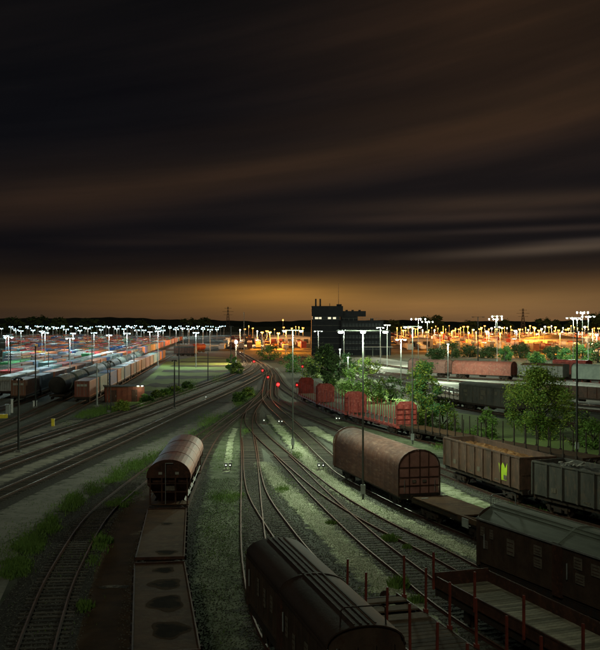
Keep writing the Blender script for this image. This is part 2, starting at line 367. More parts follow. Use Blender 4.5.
TR['L3'] = [(-39.5, 25), (-34.5, 70), (-31.4, 103), (-29.6, 121), (-27.4, 143), (-25.0, 168), (-18.5, 251), (-16.2, 310), (-20, 375), (-33, 500)]
def rowx(k, y):
    x0 = -35.5 if k == 0 else (-40.6 if k == 1 else -46.6 - 4.8 * (k - 2))
    return x0 - .070 * (y - 160)
TR['L4'] = [(-37, 50), (-35.2, 90), (-34.6, 128), (rowx(0, 165), 165), (rowx(0, 260), 260), (rowx(0, 420), 420)]
TR['L5'] = [(-43, 50), (-39.6, 90), (-39.0, 126), (rowx(1, 165), 165), (rowx(1, 260), 260), (rowx(1, 420), 420)]
TR['L6'] = [(-49, 50), (-46, 110), (rowx(2, 165), 165), (rowx(2, 260), 260), (rowx(2, 420), 420)]
TR['R1'] = [(62, 78), (46, 108), (38.5, 126), (31.3, 143), (25.5, 158), (21.5, 176), (18.6, 197), (14.2, 237), (9, 280), (2, 335), (-12, 420)]
TR['R2'] = [(78, 108), (60, 142), (50.5, 158), (43, 170), (33.7, 194), (26, 232), (20, 275), (12, 330), (0, 400)]
TR['R3'] = [(110, 178), (76, 209), (51.5, 232), (37, 245), (28, 258), (21, 280), (15, 325), (5, 390)]
TR['R4'] = [(118, 188), (88, 216), (66, 238), (46, 262), (33, 292), (22, 340)]
TR['R6'] = [(96, 162), (74, 184), (61, 197), (50, 209), (36, 230), (27, 250), (20, 280), (12, 330)]
TR['R5'] = [(84, 98), (68, 122), (52, 142), (41, 158), (30, 185), (24, 215), (17, 262), (8, 318)]
CV = {k: Curve(v) for k, v in TR.items()}
SLM = MB().box((0, 0, 0), (2.5, .25, .12)).mesh('sleeper', M['sleeper'])
SLC = MB().box((0, 0, 0), (2.5, .27, .12)).mesh('sleeper_concrete', M['sleeper_c'])
LABT = {'T1': 'rusty track running under the closed brown wagon at bottom centre', 'T2': 'rusty track branching right towards the stake wagon at the bottom',
 'T3a': 'rusty curving track leading under the grey roofed wagon at right', 'T3b': 'rusty track leading to the plank-floored low wagon',
 'T4': 'track carrying the brown hooded wagon, from the throat to the right edge', 'T5b': 'track carrying the two open gondola wagons', 'T6': 'track carrying the red stake wagons beside the bushes',
 'T0': 'track carrying the red roofed hopper and the two flat wagons', 'TL': 'empty curved track among weeds at lower left', 'L1': 'straight main track next to the asphalt service road',
 'L2': 'middle one of the three long straight main tracks at left', 'L3': 'straight main track farthest from the asphalt road, beside the grass verge', 'L4': 'yard track ending under the nearest container train',
 'L5': 'yard track under the row of round tank wagons', 'L6': 'yard track under the second container train', 'R1': 'track under the dark boxcar behind the big tree', 'R2': 'track on pale ballast under the white roofed wagon',
 'R3': 'far track under the pair of pinkish covered wagons', 'R4': 'farthest track at right behind the pinkish covered wagons', 'R6': 'track under the low red flat wagon far right', 'R5': 'empty track on pale ballast between boxcar and white roofed wagon'}
for ti, (k, cv) in enumerate(CV.items()):
    dz = ti * .0035
    bed = M['ballast']
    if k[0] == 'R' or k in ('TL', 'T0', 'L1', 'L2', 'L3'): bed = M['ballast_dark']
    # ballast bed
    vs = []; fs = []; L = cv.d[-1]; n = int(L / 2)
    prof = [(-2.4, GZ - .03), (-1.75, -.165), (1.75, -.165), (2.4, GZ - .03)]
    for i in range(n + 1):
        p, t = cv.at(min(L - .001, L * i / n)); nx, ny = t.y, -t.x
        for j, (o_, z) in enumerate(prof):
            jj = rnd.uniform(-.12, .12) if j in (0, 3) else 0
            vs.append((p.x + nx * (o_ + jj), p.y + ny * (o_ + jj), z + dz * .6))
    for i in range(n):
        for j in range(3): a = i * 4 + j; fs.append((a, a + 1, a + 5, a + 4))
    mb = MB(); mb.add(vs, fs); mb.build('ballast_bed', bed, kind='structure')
    root = empty('railway_track', (0, 0, 0), 0, LABT[k], 'railway track')
    # rails
    top = 'rail_bright' if k in ('L1', 'L2', 'L3', 'R1', 'R2', 'R3', 'R4', 'R5', 'T4') else 'rail_top'
    rp = [(-.07, -.15), (-.07, -.13), (-.015, -.115), (-.015, -.045), (-.036, -.035), (-.036, 0), (.036, 0), (.036, -.035), (.015, -.045), (.015, -.115), (.07, -.13), (.07, -.15)]
    for sgn in (-1, 1):
        mb = MB(); vs = []; n = max(4, int(L / 1.6))
        for i in range(n + 1):
            p, t = cv.at(min(L - .001, L * i / n)); nx, ny = t.y, -t.x
            for a, z in rp: o_ = sgn * .7525 + a; vs.append((p.x + nx * o_, p.y + ny * o_, z + dz))
        K = len(rp); b0 = []
        for i in range(n):
            for j in range(K - 1): b0.append(((i * K + j, i * K + j + 1, (i + 1) * K + j + 1, (i + 1) * K + j), 1 if j == 5 else 0))
        mb.v = vs; mb.f = [q[0] for q in b0]; mb.mi = [q[1] for q in b0]; mb.sm = [False] * len(b0)
        mb.build('rail', [M['rail_side'], M[top]], root)
    # sleepers
    conc = False; d = .4; cnt = 0; rest = MB()
    while d < L - .5:
        p, t = cv.at(d)
        vis = abs(p.x) < p.y * .32 + 3 and p.y > 38
        if vis and p.y < (150 if k[0] in 'TL' else 175) and cnt < 295:
            o = part('sleeper', SLC if conc else SLM, root, (p.x, p.y, -.205 + dz + rnd.uniform(0, .003)), (0, 0, math.atan2(t.y, t.x) - math.pi / 2 + rnd.uniform(-.012, .012))); cnt += 1
        elif p.y < 330 and p.y > 12 and abs(p.x) < p.y * .5 + 14:
            rest.box((p.x, p.y, -.205 + dz), (2.5, .25, .12), math.atan2(t.y, t.x) - math.pi / 2)
        d += .63
    if rest.f: rest.build('sleepers', M['sleeper_c'] if conc else M['sleeper'], root, kind='stuff')

def stones(keys, n, y0, y1, seed, sd=1.5, zz=-.150, ms=('stone_a', 'stone_b'), lab='loose crushed stones of the ballast beds in the foreground'):
    import numpy as np
    q = np.random.default_rng(seed); P = []; per = n // len(keys)
    for k in keys:
        c_ = CV[k] if isinstance(k, str) else Curve(k); pts_ = [(p.x, p.y) for p in c_.p if y0 < p.y < y1]
        if len(pts_) < 3: continue
        A = np.array(pts_); t = q.random(per) * (len(A) - 1.001); i_ = t.astype(int); f_ = (t - i_)[:, None]
        p = A[i_] * (1 - f_) + A[i_ + 1] * f_; d = A[i_ + 1] - A[i_]; d /= np.linalg.norm(d, axis=1)[:, None]
        o_ = q.normal(0, sd, per); o_ = np.where(np.abs(np.abs(o_) - .75) < .09, o_ + .25, o_) if sd > 1.2 else o_; p = p + np.stack([d[:, 1], -d[:, 0]], 1) * o_[:, None]
        z = np.where(np.abs(o_) < 1.75, zz, zz - (np.abs(o_) - 1.75) * .15); P.append(np.concatenate([p, z[:, None]], 1))
    P = np.concatenate(P); N = len(P)
    O = np.array([(1, 0, 0), (-1, 0, 0), (0, 1, 0), (0, -1, 0), (0, 0, .8), (0, 0, -.6)], float)
    S = q.uniform(.022, .055, (N, 1, 3)); J = q.uniform(-.35, .35, (N, 6, 3)); an = q.random(N) * 6.28
    V = (O[None] + J) * S; cs, sn = np.cos(an)[:, None], np.sin(an)[:, None]
    V = np.stack([V[..., 0] * cs - V[..., 1] * sn, V[..., 0] * sn + V[..., 1] * cs, V[..., 2]], -1) + P[:, None]
    T = np.array([(0, 2, 4), (2, 1, 4), (1, 3, 4), (3, 0, 4), (2, 0, 5), (1, 2, 5), (3, 1, 5), (0, 3, 5)])
    I = (T[None] + (np.arange(N) * 6)[:, None, None]).reshape(-1)
    me = bpy.data.meshes.new('ballast_stones'); me.vertices.add(N * 6); me.vertices.foreach_set('co', V.astype('f').ravel())
    me.loops.add(N * 24); me.loops.foreach_set('vertex_index', I.astype('i')); me.polygons.add(N * 8); me.polygons.foreach_set('loop_start', (np.arange(N * 8) * 3).astype('i'))
    me.materials.append(M[ms[0]]); me.materials.append(M[ms[1]]); me.polygons.foreach_set('material_index', np.repeat((q.random(N) < .45).astype('i'), 8)); me.update(calc_edges=True)
    o = bpy.data.objects.new('ballast_stones', me); link(o); tag(o, lab, 'ballast stones', None, 'stuff')
M['stone_a'] = mat('crushed_stone', (.20, .20, .165), (.10, .10, .085), 9, .95, space='World'); M['stone_b'] = mat('dark_crushed_stone', (.060, .058, .046), (.035, .033, .028), 9, .95, space='World')
stones(['T1', 'T2', 'T3a', 'T3b', 'T4', 'T5b', 'T0', 'TL'], 110000, 38, 92, 5)
def ribbon(name, pts, w, m, z, jit=.2, step=1.0, kind='structure'):
    cv = Curve(pts); L = cv.d[-1]; n = max(3, int(L / step)); vs = []; fs = []; ed = []; C = (-1, -.6, 0, .6, 1)
    for i in range(n + 1):
        p, t = cv.at(min(L - .001, L * i / n)); ww = (w(i / n) if callable(w) else w) * 1.45; en = max(0, 1 - min(i, n - i) / 3)
        for s_ in C:
            q = s_ * ww / 2 + (rnd.uniform(-jit, jit) if abs(s_) == 1 else 0); vs.append((p.x + t.y * q, p.y - t.x * q, z - (.03 if abs(s_) == 1 else 0))); ed.append(max(en, {1: 1.0, .6: .45, 0: 0.0}[abs(s_)]))
    for i in range(n):
        for j in range(4): a = i * 5 + j; fs.append((a, a + 1, a + 6, a + 5))
    mb = MB(); mb.add(vs, fs); o = mb.build(name, m, kind=kind)
    at = o.data.attributes.new('edge', 'FLOAT', 'POINT'); at.data.foreach_set('value', ed); return o
def gp(lst): return [G(x, y, GZ) for x, y in lst]
ribbon('gravel_path', gp([(268, 415), (276, 425), (286, 437), (300, 452), (320, 473), (342, 492), (372, 509), (404, 524), (440, 541), (482, 560), (540, 590)]), lambda t: .7 + .65 * math.sin(min(1, t * 2.2) * 1.57), M['strip'], -.128, .25)
ribbon('gravel_path', gp([(262, 463), (280, 486), (300, 505), (330, 536), (360, 566), (400, 602), (450, 650)]), lambda t: .6 + 1.0 * math.sin(min(1, t * 2) * 1.57), M['strip'], -.132, .3)
ribbon('gravel_path', gp([(236, 428), (231, 440), (229, 455), (226, 475)]), .7, M['strip'], -.124, .12)
ribbon('gravel_path', gp([(240, 418), (228, 450), (224, 480), (221, 520), (217, 570), (213, 620), (211, 655), (210, 700)]), 2.6, M['strip2'], -.136, .3)
ribbon('gravel_path', [(1.0, 131), (3.2, 118), (8, 97), (11, 84), (14.3, 70), (17.8, 60), (24, 48)], 1.7, M['strip'], -.120, .25)
ribbon('gravel_path', [(3, 142), (8, 126), (13.5, 108), (17, 95), (21, 84), (27, 72)], 2.2, M['strip2'], -.116, .3)
M['stone_p'] = mat('pale_crushed_stone', (.62, .63, .46), (.42, .43, .31), 9, .95, space='World'); M['stone_q'] = mat('greenish_crushed_stone', (.34, .36, .24), (.22, .24, .15), 9, .95, space='World'); M['stone_g'] = mat('mossy_stone', (.16, .19, .11), (.09, .11, .06), 9, .95, space='World')
stones([gp([(276, 425), (286, 437), (300, 452), (320, 473), (342, 492), (372, 509), (404, 524), (440, 541), (482, 560)]), gp([(262, 463), (280, 486), (300, 505), (330, 536), (360, 566), (400, 602)])], 26000, 38, 110, 9, .42, -.125, ('stone_p', 'stone_q'), 'pale loose stones on the gravel strips between the tracks')
stones([gp([(224, 480), (221, 520), (217, 570), (213, 620), (211, 655)])], 8000, 38, 95, 10, 1.1, -.13, ('stone_g', 'stone_b'), 'scattered stones on the mossy strip right of the flat wagons')
ribbon('asphalt_road', gp([(-60, 555), (0, 528), (60, 494), (120, 464), (180, 437), (235, 405), (262, 385)]), lambda t: 4.6 - 2.2 * t, M['asphalt'], GZ + .02, .06)
sheet('asphalt_apron', gp([(-80, 540), (-10, 535), (22, 540), (14, 570), (-4, 610), (-60, 700)]), M['asphalt'], GZ + .012)
M['path'] = mat('grey_fine_gravel', (.32, .30, .235), (.17, .16, .13), .6, .95, bump=.6, bscale=14, space='World', edge=(.06, .058, .048))
for ka, kb in (('L1', 'L2'), ('L2', 'L3')):
    ribbon('gravel_path', [((CV[ka].atY(yy).x + CV[kb].atY(yy).x) / 2, yy) for yy in (60, 78, 95, 115, 135, 155, 180, 205, 230)], 1.7, M['path'], -.122, .1)
ribbon('gravel_path', [((CV['L3'].atY(yy).x - 3.0), yy) for yy in (70, 90, 110, 125, 140)], 2.0, M['path'], -.126, .1)
ribbon('pale_patch', [G(a, b, -.13) for a, b in ((100, 588), (108, 586), (118, 586), (128, 587))], .55, M['path'], -.128, .08, .3)
ribbon('dirt_path', gp([(168, 470), (150, 495), (130, 525), (118, 570), (104, 650), (98, 720)]), 2.3, M['dirt'], -.14, .12)
ribbon('dirt_path', gp([(6, 440), (40, 424), (62, 414), (100, 404)]), 1.6, M['strip'], GZ + .03, .2)
ribbon('gravel_path', gp([(0, 428), (30, 419), (62, 399)]), 1.2, M['strip'], GZ + .034, .2)
sheet('grass_field', gp([(118, 415), (150, 398), (190, 385), (235, 370), (242, 359), (200, 356), (165, 362), (140, 384), (112, 398)]), M['grassland'], GZ + .03)
# shadow stripes across the field, laid as sheets in a darker grass colour
def itp(tb, y):
    for (a, b), (c, d) in zip(tb[:-1], tb[1:]):
        if c <= y <= a: return b + (d - b) * (a - y) / (a - c)
    return tb[-1][1]
M['shadegrass'] = mat('shadowed_grass', (.050, .062, .026), (.034, .040, .020), .3, .95, space='World', bump=.5, bscale=6)
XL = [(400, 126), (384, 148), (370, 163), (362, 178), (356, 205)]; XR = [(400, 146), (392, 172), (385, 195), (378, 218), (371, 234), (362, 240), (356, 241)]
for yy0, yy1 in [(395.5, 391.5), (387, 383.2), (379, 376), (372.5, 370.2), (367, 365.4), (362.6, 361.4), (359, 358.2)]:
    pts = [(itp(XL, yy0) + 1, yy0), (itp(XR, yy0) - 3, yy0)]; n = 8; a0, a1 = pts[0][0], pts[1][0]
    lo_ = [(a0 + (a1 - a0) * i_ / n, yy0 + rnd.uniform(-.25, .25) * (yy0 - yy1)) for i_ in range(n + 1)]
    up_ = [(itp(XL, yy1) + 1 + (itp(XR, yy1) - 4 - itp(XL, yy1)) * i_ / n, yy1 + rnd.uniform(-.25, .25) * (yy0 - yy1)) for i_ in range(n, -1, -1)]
    sheet('shadow_band', [G(u, v, GZ) for u, v in lo_ + up_], M['shadegrass'], GZ + .05)
sheet('pale_ballast_field', [(4, 390), (14, 300), (15, 236), (20, 190), (27, 166), (46, 150), (110, 110), (170, 180), (60, 262), (40, 330), (30, 400)], M['ballast_pale'], GZ + .006)
sheet('verge', [(2, 300), (8, 180), (12, 140), (16, 121), (31, 92), (52, 60), (120, 60), (60, 110), (36, 128), (24, 150), (13, 200), (9, 262)], M['grassland'], GZ + .014)
sheet('yard_surface', [(-60, 420), (-26, 380), (-30, 170), (-33, 60), (-90, 60), (-330, 420), (-420, 1300), (-60, 1300)], M['ballast'], GZ + .01)
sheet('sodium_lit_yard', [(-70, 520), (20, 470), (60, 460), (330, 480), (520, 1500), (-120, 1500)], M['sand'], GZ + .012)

# ------------------------------------------------------------------ wagons
WS = MB()
WS.cyl((-.9, 0, .46), (.9, 0, .46), .08, n=8)
for s_ in (-1, 1):
    WS.cyl((s_ * .69, 0, .46), (s_ * .82, 0, .46), .46, n=18)
WSM = WS.mesh('wheelset', M['iron'])
BF = MB().cyl((0, 0, 0), (0, -.48, 0), .09, n=8).cyl((0, -.48, 0), (0, -.56, 0), .22, n=14)
BFM = BF.mesh('buffer', M['iron'])
BG = MB()
for s_ in (-1, 1):
    BG.box((s_ * 1.0, 0, .55), (.10, 2.5, .2)); BG.box((s_ * 1.0, -.9, .45), (.2, .3, .35)); BG.box((s_ * 1.0, .9, .45), (.2, .3, .35)); BG.box((s_ * 1.0, 0, .38), (.16, .8, .3))
BG.box((0, 0, .7), (2.0, .45, .22))
BGM = BG.mesh('bogie', M['iron'])
HSM = MB().tube([(0, -.02, 0), (0, -.22, -.1), (.03, -.3, -.35), (.1, -.24, -.5)], .03, 6).mesh('brake_hose', M['black'])
HKM = MB().box((0, -.15, 0), (.12, .35, .14)).tube([(0, -.3, 0), (0, -.42, -.15), (0, -.4, -.35)], .035, 6).mesh('coupling', M['iron'])
def chassis(root, L, W, zd, kind, m=None):
    m = m or M['iron']; mb = MB()
    for s_ in (-1, 1): mb.box((s_ * (W / 2 - .12), 0, zd - .18), (.12, L - .1, .30)); mb.box((s_ * .35, 0, zd - .2), (.12, L - .3, .26))
    for e in (-1, 1): mb.box((0, e * (L / 2 - .06), zd - .2), (W - .1, .14, .36))
    for i in range(5): mb.box((0, (i - 2) * L * .2, zd - .21), (W - .3, .1, .2))
    mb.box((.5, L * .06, zd - .55), (.5, .9, .4)); mb.cyl((-.5, -.8, zd - .55), (-.5, .5, zd - .55), .2, n=10)
    mb.build('underframe', m, root)
    for sx in (-1, 1):
        part('buffer', BFM, root, (sx * .875, -L / 2, 1.06)); part('buffer', BFM, root, (sx * .875, L / 2, 1.06), (0, 0, math.pi))
    for sx in (-.35, .35): part('brake_hose', HSM, root, (sx, -L / 2, .95))
    part('coupling', HKM, root, (0, -L / 2, 1.0)); part('coupling', HKM, root, (0, L / 2, 1.0), (0, 0, math.pi))
    if kind == 'bogie':
        for e in (-1, 1):
            b = part('bogie', BGM, root, (0, e * (L / 2 - 2.3), 0))
            for q in (-1, 1): part('wheelset', WSM, b, (0, q * .9, 0))
    else:
        for e in (-1, 1):
            part('wheelset', WSM, root, (0, e * (L / 2 - 2.4), 0))
            g_ = MB()
            for s_ in (-1, 1): g_.box((s_ * 1.0, 0, .55), (.1, .4, .7)); g_.box((s_ * 1.02, 0, .82), (.1, 1.5, .1))
            g_.build('axle_guard', M['iron'], root).location = (0, e * (L / 2 - 2.4), 0)
def put(root, track, y0, y1, dz=0):
    cv = CV[track]; a = cv.atY(y0); b = cv.atY(y1); mid = (a + b) / 2; d = b - a
    root.location = (mid.x, mid.y, dz); root.rotation_euler = (0, 0, math.atan2(d.y, d.x) - math.pi / 2); return root
def seglen(track, y0, y1): return (CV[track].atY(y1) - CV[track].atY(y0)).length
def arch(w, ze, zt, n=12, p=1.0):      # arch profile from left eave to right eave
    return [(-w / 2 * math.cos(math.pi * i / n), ze + (zt - ze) * (math.sin(math.pi * i / n) ** p)) for i in range(n + 1)]
def shell(mb, prof, y0, y1, th=.04, smooth=False):   # an arch-shaped sheet with thickness
    inner = [(x * (1 - th / abs(prof[0][0])), z - th) for x, z in prof]
    mb.prism(prof + inner[::-1], y0, y1, smooth)

# -- closed brown wagon, bottom centre, and the grey roofed one at the right
def closed_wagon(L, W, roofm, wallm, pitched, label, nplac, placm, track, y0, y1, loops_near=True, loops_far=True):
    r = empty('closed_wagon', label=label, cat='closed wagon'); zd = 1.2; ze, zt = (3.5, 4.15) if pitched else (3.3, 3.95)
    chassis(r, L, W, zd, '2ax')
    MB().box((0, 0, zd + .03), (W - .1, L - .1, .08)).build('floor', M['iron'], r)
    for s_ in (-1, 1):
        for h_ in (-1, 1):      # two sliding walls per side
            mb = MB(); w0 = s_ * (W / 2 - .03); cy = h_ * (L / 4); ln = L / 2 - .45
            mb.box((w0, cy, (zd + ze) / 2 + .06), (.05, ln, ze - zd - .14))
            mb.box((w0 + s_ * .03, cy, zd + .2), (.05, ln, .12)); mb.box((w0 + s_ * .03, cy, ze - .06), (.05, ln, .1))
            for i in range(7): mb.box((w0 + s_ * .028, cy - ln / 2 + ln * i / 6, (zd + ze) / 2), (.045, .07, ze - zd - .3))
            d = mb.build('sliding_door', wallm, r)
            for (py, pz, w_, h2) in nplac:
                if (py > 0) == (h_ > 0):
                    pb = MB().box((w0 + s_ * .062, py * L / 2, pz), (.02, w_, h2))
                    for q in range(3): pb.cur = 1; pb.box((w0 + s_ * .075, py * L / 2, pz + h2 * (.28 - .28 * q)), (.012, w_ * .8, h2 * .05))
                    pb.build('placard', [placm, M['brown']], d)
            MB().cyl((w0 + s_ * .09, cy + ln * .42, zd + .9), (w0 + s_ * .09, cy + ln * .42, zd + 1.6), .03, n=6).build('door_lever', M['galv'], d)
    for e in (-1, 0, 1):
        for s_ in (-1, 1):
            MB().box((s_ * (W / 2 - .0), e * (L / 2 - .12), (zd + ze) / 2), (.14, .66 if e == 0 else .2, ze - zd + .04)).build('pillar', M['brown'] if e == 0 else wallm, r)
    for e in (-1, 1):
        mb = MB(); pr = arch(W - .08, ze, zt - .06, 10, .8)
        mb.prism([(-W / 2 + .04, zd)] + pr + [(W / 2 - .04, zd)], e * (L / 2 - .09), e * (L / 2 - .03))
        for x in (-.9, -.3, .3, .9): mb.box((x, e * (L / 2), (zd + ze) / 2), (.08, .07, ze - zd))
        mb.build('end_wall', wallm, r)
    for h_ in (-1, 1):
        mb = MB()
        pr = [(-W / 2 - .04, ze - .02), (-W / 2 + .15, ze + .12), (-.42, zt - .05), (-.2, zt), (.2, zt), (.42, zt - .05), (W / 2 - .15, ze + .12), (W / 2 + .04, ze - .02)] if pitched else [(x, z) for x, z in arch(W + .08, ze, zt, 14, .85)]
        shell(mb, pr, h_ * .03, h_ * (L / 2 + .05), .04, not pitched)
        ex = (-.62, -.42, .42, .62) if pitched else (-.35, -.12, .12, .35)
        rf = mb.build('roof', roofm, r)
        for x in ex:
            zz = zt + .01 if not pitched else (zt - .02 if abs(x) < .5 else zt - .13)
            MB().box((x, h_ * L / 4, zz), (.05, L / 2 - .1, .04)).build('roof_rib', roofm, rf)
        for s_ in (-1, 1):
            MB().box((s_ * (W / 2 + .05), h_ * L / 4, ze - .02), (.06, L / 2 + .02, .08)).build('gutter', M['galv'] if pitched else roofm, rf)
    MB().prism([(x, z + .035) for x, z in ([(-W / 2 - .04, ze), (-.42, zt - .03), (-.2, zt + .02), (.2, zt + .02), (.42, zt - .03), (W / 2 + .04, ze)] if pitched else arch(W + .1, ze, zt, 14, .85))] + [(W / 2, ze - .05), (-W / 2, ze - .05)], -.07, .07).build('roof_seam', roofm, r)
    for e in ([-1] if loops_near else []) + ([1] if loops_far else []):
        y = e * (L / 2 - .25)
        MB().tube([(-.75, y, zt - .15), (-.72, y, zt + .42), (-.6, y, zt + .5), (.6, y, zt + .5), (.72, y, zt + .42), (.75, y, zt - .15)], .025, 6).build('roof_hoop', M['galv'] if pitched else M['iron'], r)
    for e in (-1, 1):
        ld = MB()
        for x in (-1.25, -.95): ld.cyl((x, e * (L / 2 + .1), 1.0), (x, e * (L / 2 + .1), 3.3), .02, n=5)
        for i in range(6): ld.cyl((-1.25, e * (L / 2 + .1), 1.2 + i * .38), (-.95, e * (L / 2 + .1), 1.2 + i * .38), .015, n=5)
        ld.build('ladder', M['galv'], r)
    return put(r, track, y0, y1)
closed_wagon(seglen('T1', 31, 43.6), 2.5, M['roof_br'], M['darkbrown'], False, 'dark brown closed wagon with curved roof at the bottom centre of the photo',
    [(.62, 2.5, .32, .7), (.42, 2.4, .32, .7), (.22, 2.5, .3, .6), (-.18, 2.4, .32, .7), (-.35, 2.1, .32, .7), (-.62, 2.4, .4, .6)], M['dull'], 'T1', 31, 43.6, True, False)
closed_wagon(seglen('T3a', 38.9, 50.8) + .2, 2.75, M['roof'], M['darkbrown'], True, 'dark closed wagon with grey-green pitched roof and pale placards at the right edge',
    [(.92, 2.9, .35, .45), (.8, 2.9, .3, .45), (.88, 2.3, .4, .4), (.55, 2.6, .6, .75), (.22, 2.9, .6, .45), (.22, 2.35, .6, .45), (-.22, 2.95, .55, .5), (-.4, 2.9, .6, .5), (-.24, 2.3, .6, .45), (-.75, 2.6, .6, .6)], M['dull'], 'T3a', 38.9, 50.8)

# -- brown hooded wagon
def hood_wagon(L, W, mh, me_, label, name='hooded_wagon', det=True):
    r = empty(name, label=label, cat='hooded wagon'); chassis(r, L, W, 1.2, 'bogie'); zt = 4.25
    def hp(w, zt_): return [(-w / 2, 1.0), (-w / 2, 3.0)] + [(-w / 2 * math.cos(math.pi * i / 12), 3.05 + (zt_ - 3.05) * math.sin(math.pi * i / 12)) for i in range(1, 12)] + [(w / 2, 3.0), (w / 2, 1.0)]
    n = 16 if det else 6; mb = MB(); Lh = L - .5
    for i in range(n):      # canvas sags a little between its hoops
        a = -Lh / 2 + Lh * i / n; b = a + Lh / n; mid = (a + b) / 2
        P1, P2 = hp(W, zt), hp(W - .05, zt - .035); K = len(P1)
        vs = [(x, a, z) for x, z in P1] + [(x, mid, z) for x, z in P2] + [(x, b, z) for x, z in P1]
        mb.add(vs, [(k + q * K, k + 1 + q * K, k + 1 + (q + 1) * K, k + (q + 1) * K) for q in (0, 1) for k in range(K - 1)], True)
    mb.build('canvas_hood', mh, r)
    MB().box((0, 0, 1.14), (W - .15, L - .2, .1)).build('floor', M['iron'], r)
    for e in (-1, 1):
        y = e * (Lh / 2 + .04); mb = MB()
        mb.prism(hp(W - .04, zt - .02), y - .04, y + .04); ew = mb.build('end_wall', me_, r)
        fr = MB(); pr = hp(W + .06, zt + .04); yy = y + e * .09
        for a, b in zip(pr[:-1], pr[1:]): fr.bar((a[0], yy, a[1]), (b[0], yy, b[1]), .09, .08)
        for x in (-.75, .05, .72): fr.bar((x, yy, 1.1), (x, yy, 3.05 + (zt - 3.05) * math.sqrt(1 - (2 * x / W) ** 2)), .055, .05)
        for z in (1.75, 2.35, 3.05): fr.bar((-W / 2, yy, z), (W / 2, yy, z), .05, .055)
        fr.build('end_frame', M['brown'], ew)
        if det:
            [MB().box((q_, yy + e * .02, 2.06), (.28, .04, .2)).build('number_plate', M['dull'], ew) for q_ in (-.4, .38)]
            MB().tube([(-1.15, yy + e * .1, 1.3), (-1.15, yy + e * .1, 2.2)], .02, 5).tube([(1.15, yy + e * .1, 1.3), (1.15, yy + e * .1, 2.2)], .02, 5).build('handrail', M['galv'], ew)
    return r
LH = seglen('T4', 71, 87)
put(hood_wagon(LH, 3.05, M['hood'], M['hoodend'], 'brown canvas hooded wagon with arched pinkish end in the middle of the yard'), 'T4', 71, 87)

# -- skeletal flat wagon coupled behind it
def skeletal(L, W, label, track, y0, y1):
    r = empty('flat_wagon', label=label, cat='flat wagon'); chassis(r, L, W, 1.2, 'bogie')
    MB().box((0, L * .17, 1.25), (W, L * .62, .08)).build('deck_plate', M['deck'], r)
    mb = MB()
    for s_ in (-1, 1): mb.box((s_ * (W / 2 - .06), -L * .3, 1.16), (.16, L * .38, .3)); mb.bar((s_ * (W / 2 - .1), -L * .14, 1.24), (s_ * .2, -L * .46, 1.24), .14, .12)
    mb.box((0, -L * .47, 1.16), (W, .2, .32)); mb.box((0, -L * .3, 1.16), (W - .2, .14, .2)); mb.build('end_frame', M['deck'], r)
    for s_ in (-1, 1): MB().box((s_ * (W / 2 + .04), -L * .2, .95), (.05, .8, .55)).build('side_plate', M['galv'], r)
    MB().box((-.8, L * .4, 1.32), (.5, .12, .06)).build('lamp_bracket', M['pale'], r)
    return put(r, track, y0, y1)
skeletal(seglen('T4', 59, 69.6), 2.6, 'low flat wagon with bare deck coupled in front of the hooded wagon', 'T4', 59, 69.6)
# -- two plain flat wagons, lower left
def flat(L, W, label, track, y0, y1, stains):
    r = empty('flat_wagon', label=label, cat='flat wagon'); chassis(r, L, W, 1.2, '2ax')
    n = 5
    for i in range(n):
        MB().box((0, -L / 2 + L * (i + .5) / n, 1.24), (W, L / n - .012, .06)).build('deck_plate', M['deck'], r)
    for s_ in (-1, 1):
        MB().box((s_ * (W / 2 + .03), 0, 1.25), (.06, L, .14)).build('side_rail', M['brown'], r)
        for i in range(9): MB().box((s_ * (W / 2 + .1), -L / 2 + L * (i + .5) / 9, 1.1), (.1, .18, .26)).build('stake_pocket', M['iron'], r)
    for e in (-1, 1): MB().box((0, e * (L / 2 + .03), 1.27), (W + .1, .06, .16)).build('end_rail', M['brown'], r)
    for (sx, sy, ax, ay) in stains:
        vs = [(sx, sy * L / 2, 1.276)]; ed = [0.0]; ph = rnd.uniform(0, 6)
        for rr_, e_ in ((.62, .25), (1.0, .62), (1.25, 1.15)):
            for i in range(24):
                a = 2 * math.pi * i / 24; q_ = rr_ * (1 + .12 * math.sin(3 * a + ph) + .08 * math.sin(5 * a + ph * 2)); vs.append((sx + ax * math.cos(a) * q_, sy * L / 2 + ay * math.sin(a) * q_, 1.276)); ed.append(e_)
        fs = [(0, 1 + i, 1 + (i + 1) % 24) for i in range(24)] + [(1 + k_ * 24 + i, 25 + k_ * 24 + i, 25 + k_ * 24 + (i + 1) % 24, 1 + k_ * 24 + (i + 1) % 24) for k_ in (0, 1) for i in range(24)]
        so_ = MB().add(vs, fs).build('oil_stain', M['stain'], r); at = so_.data.attributes.new('edge', 'FLOAT', 'POINT'); at.data.foreach_set('value', ed)
    return put(r, track, y0, y1)
flat(seglen('T0', 51.2, 64.6), 2.4, 'rusty flat wagon coupled to the hopper wagon, far one of two', 'T0', 51.2, 64.6, [(.3, -.82, .45, .45), (.1, .3, .3, .3)])
flat(seglen('T0', 36.5, 50), 2.4, 'rusty flat wagon with oil stains at the bottom edge, lower left', 'T0', 36.5, 50, [(.2, .80, .42, .45), (.2, .42, .6, .75), (.15, -.05, .62, 1.0), (.2, -.6, .6, .9)])
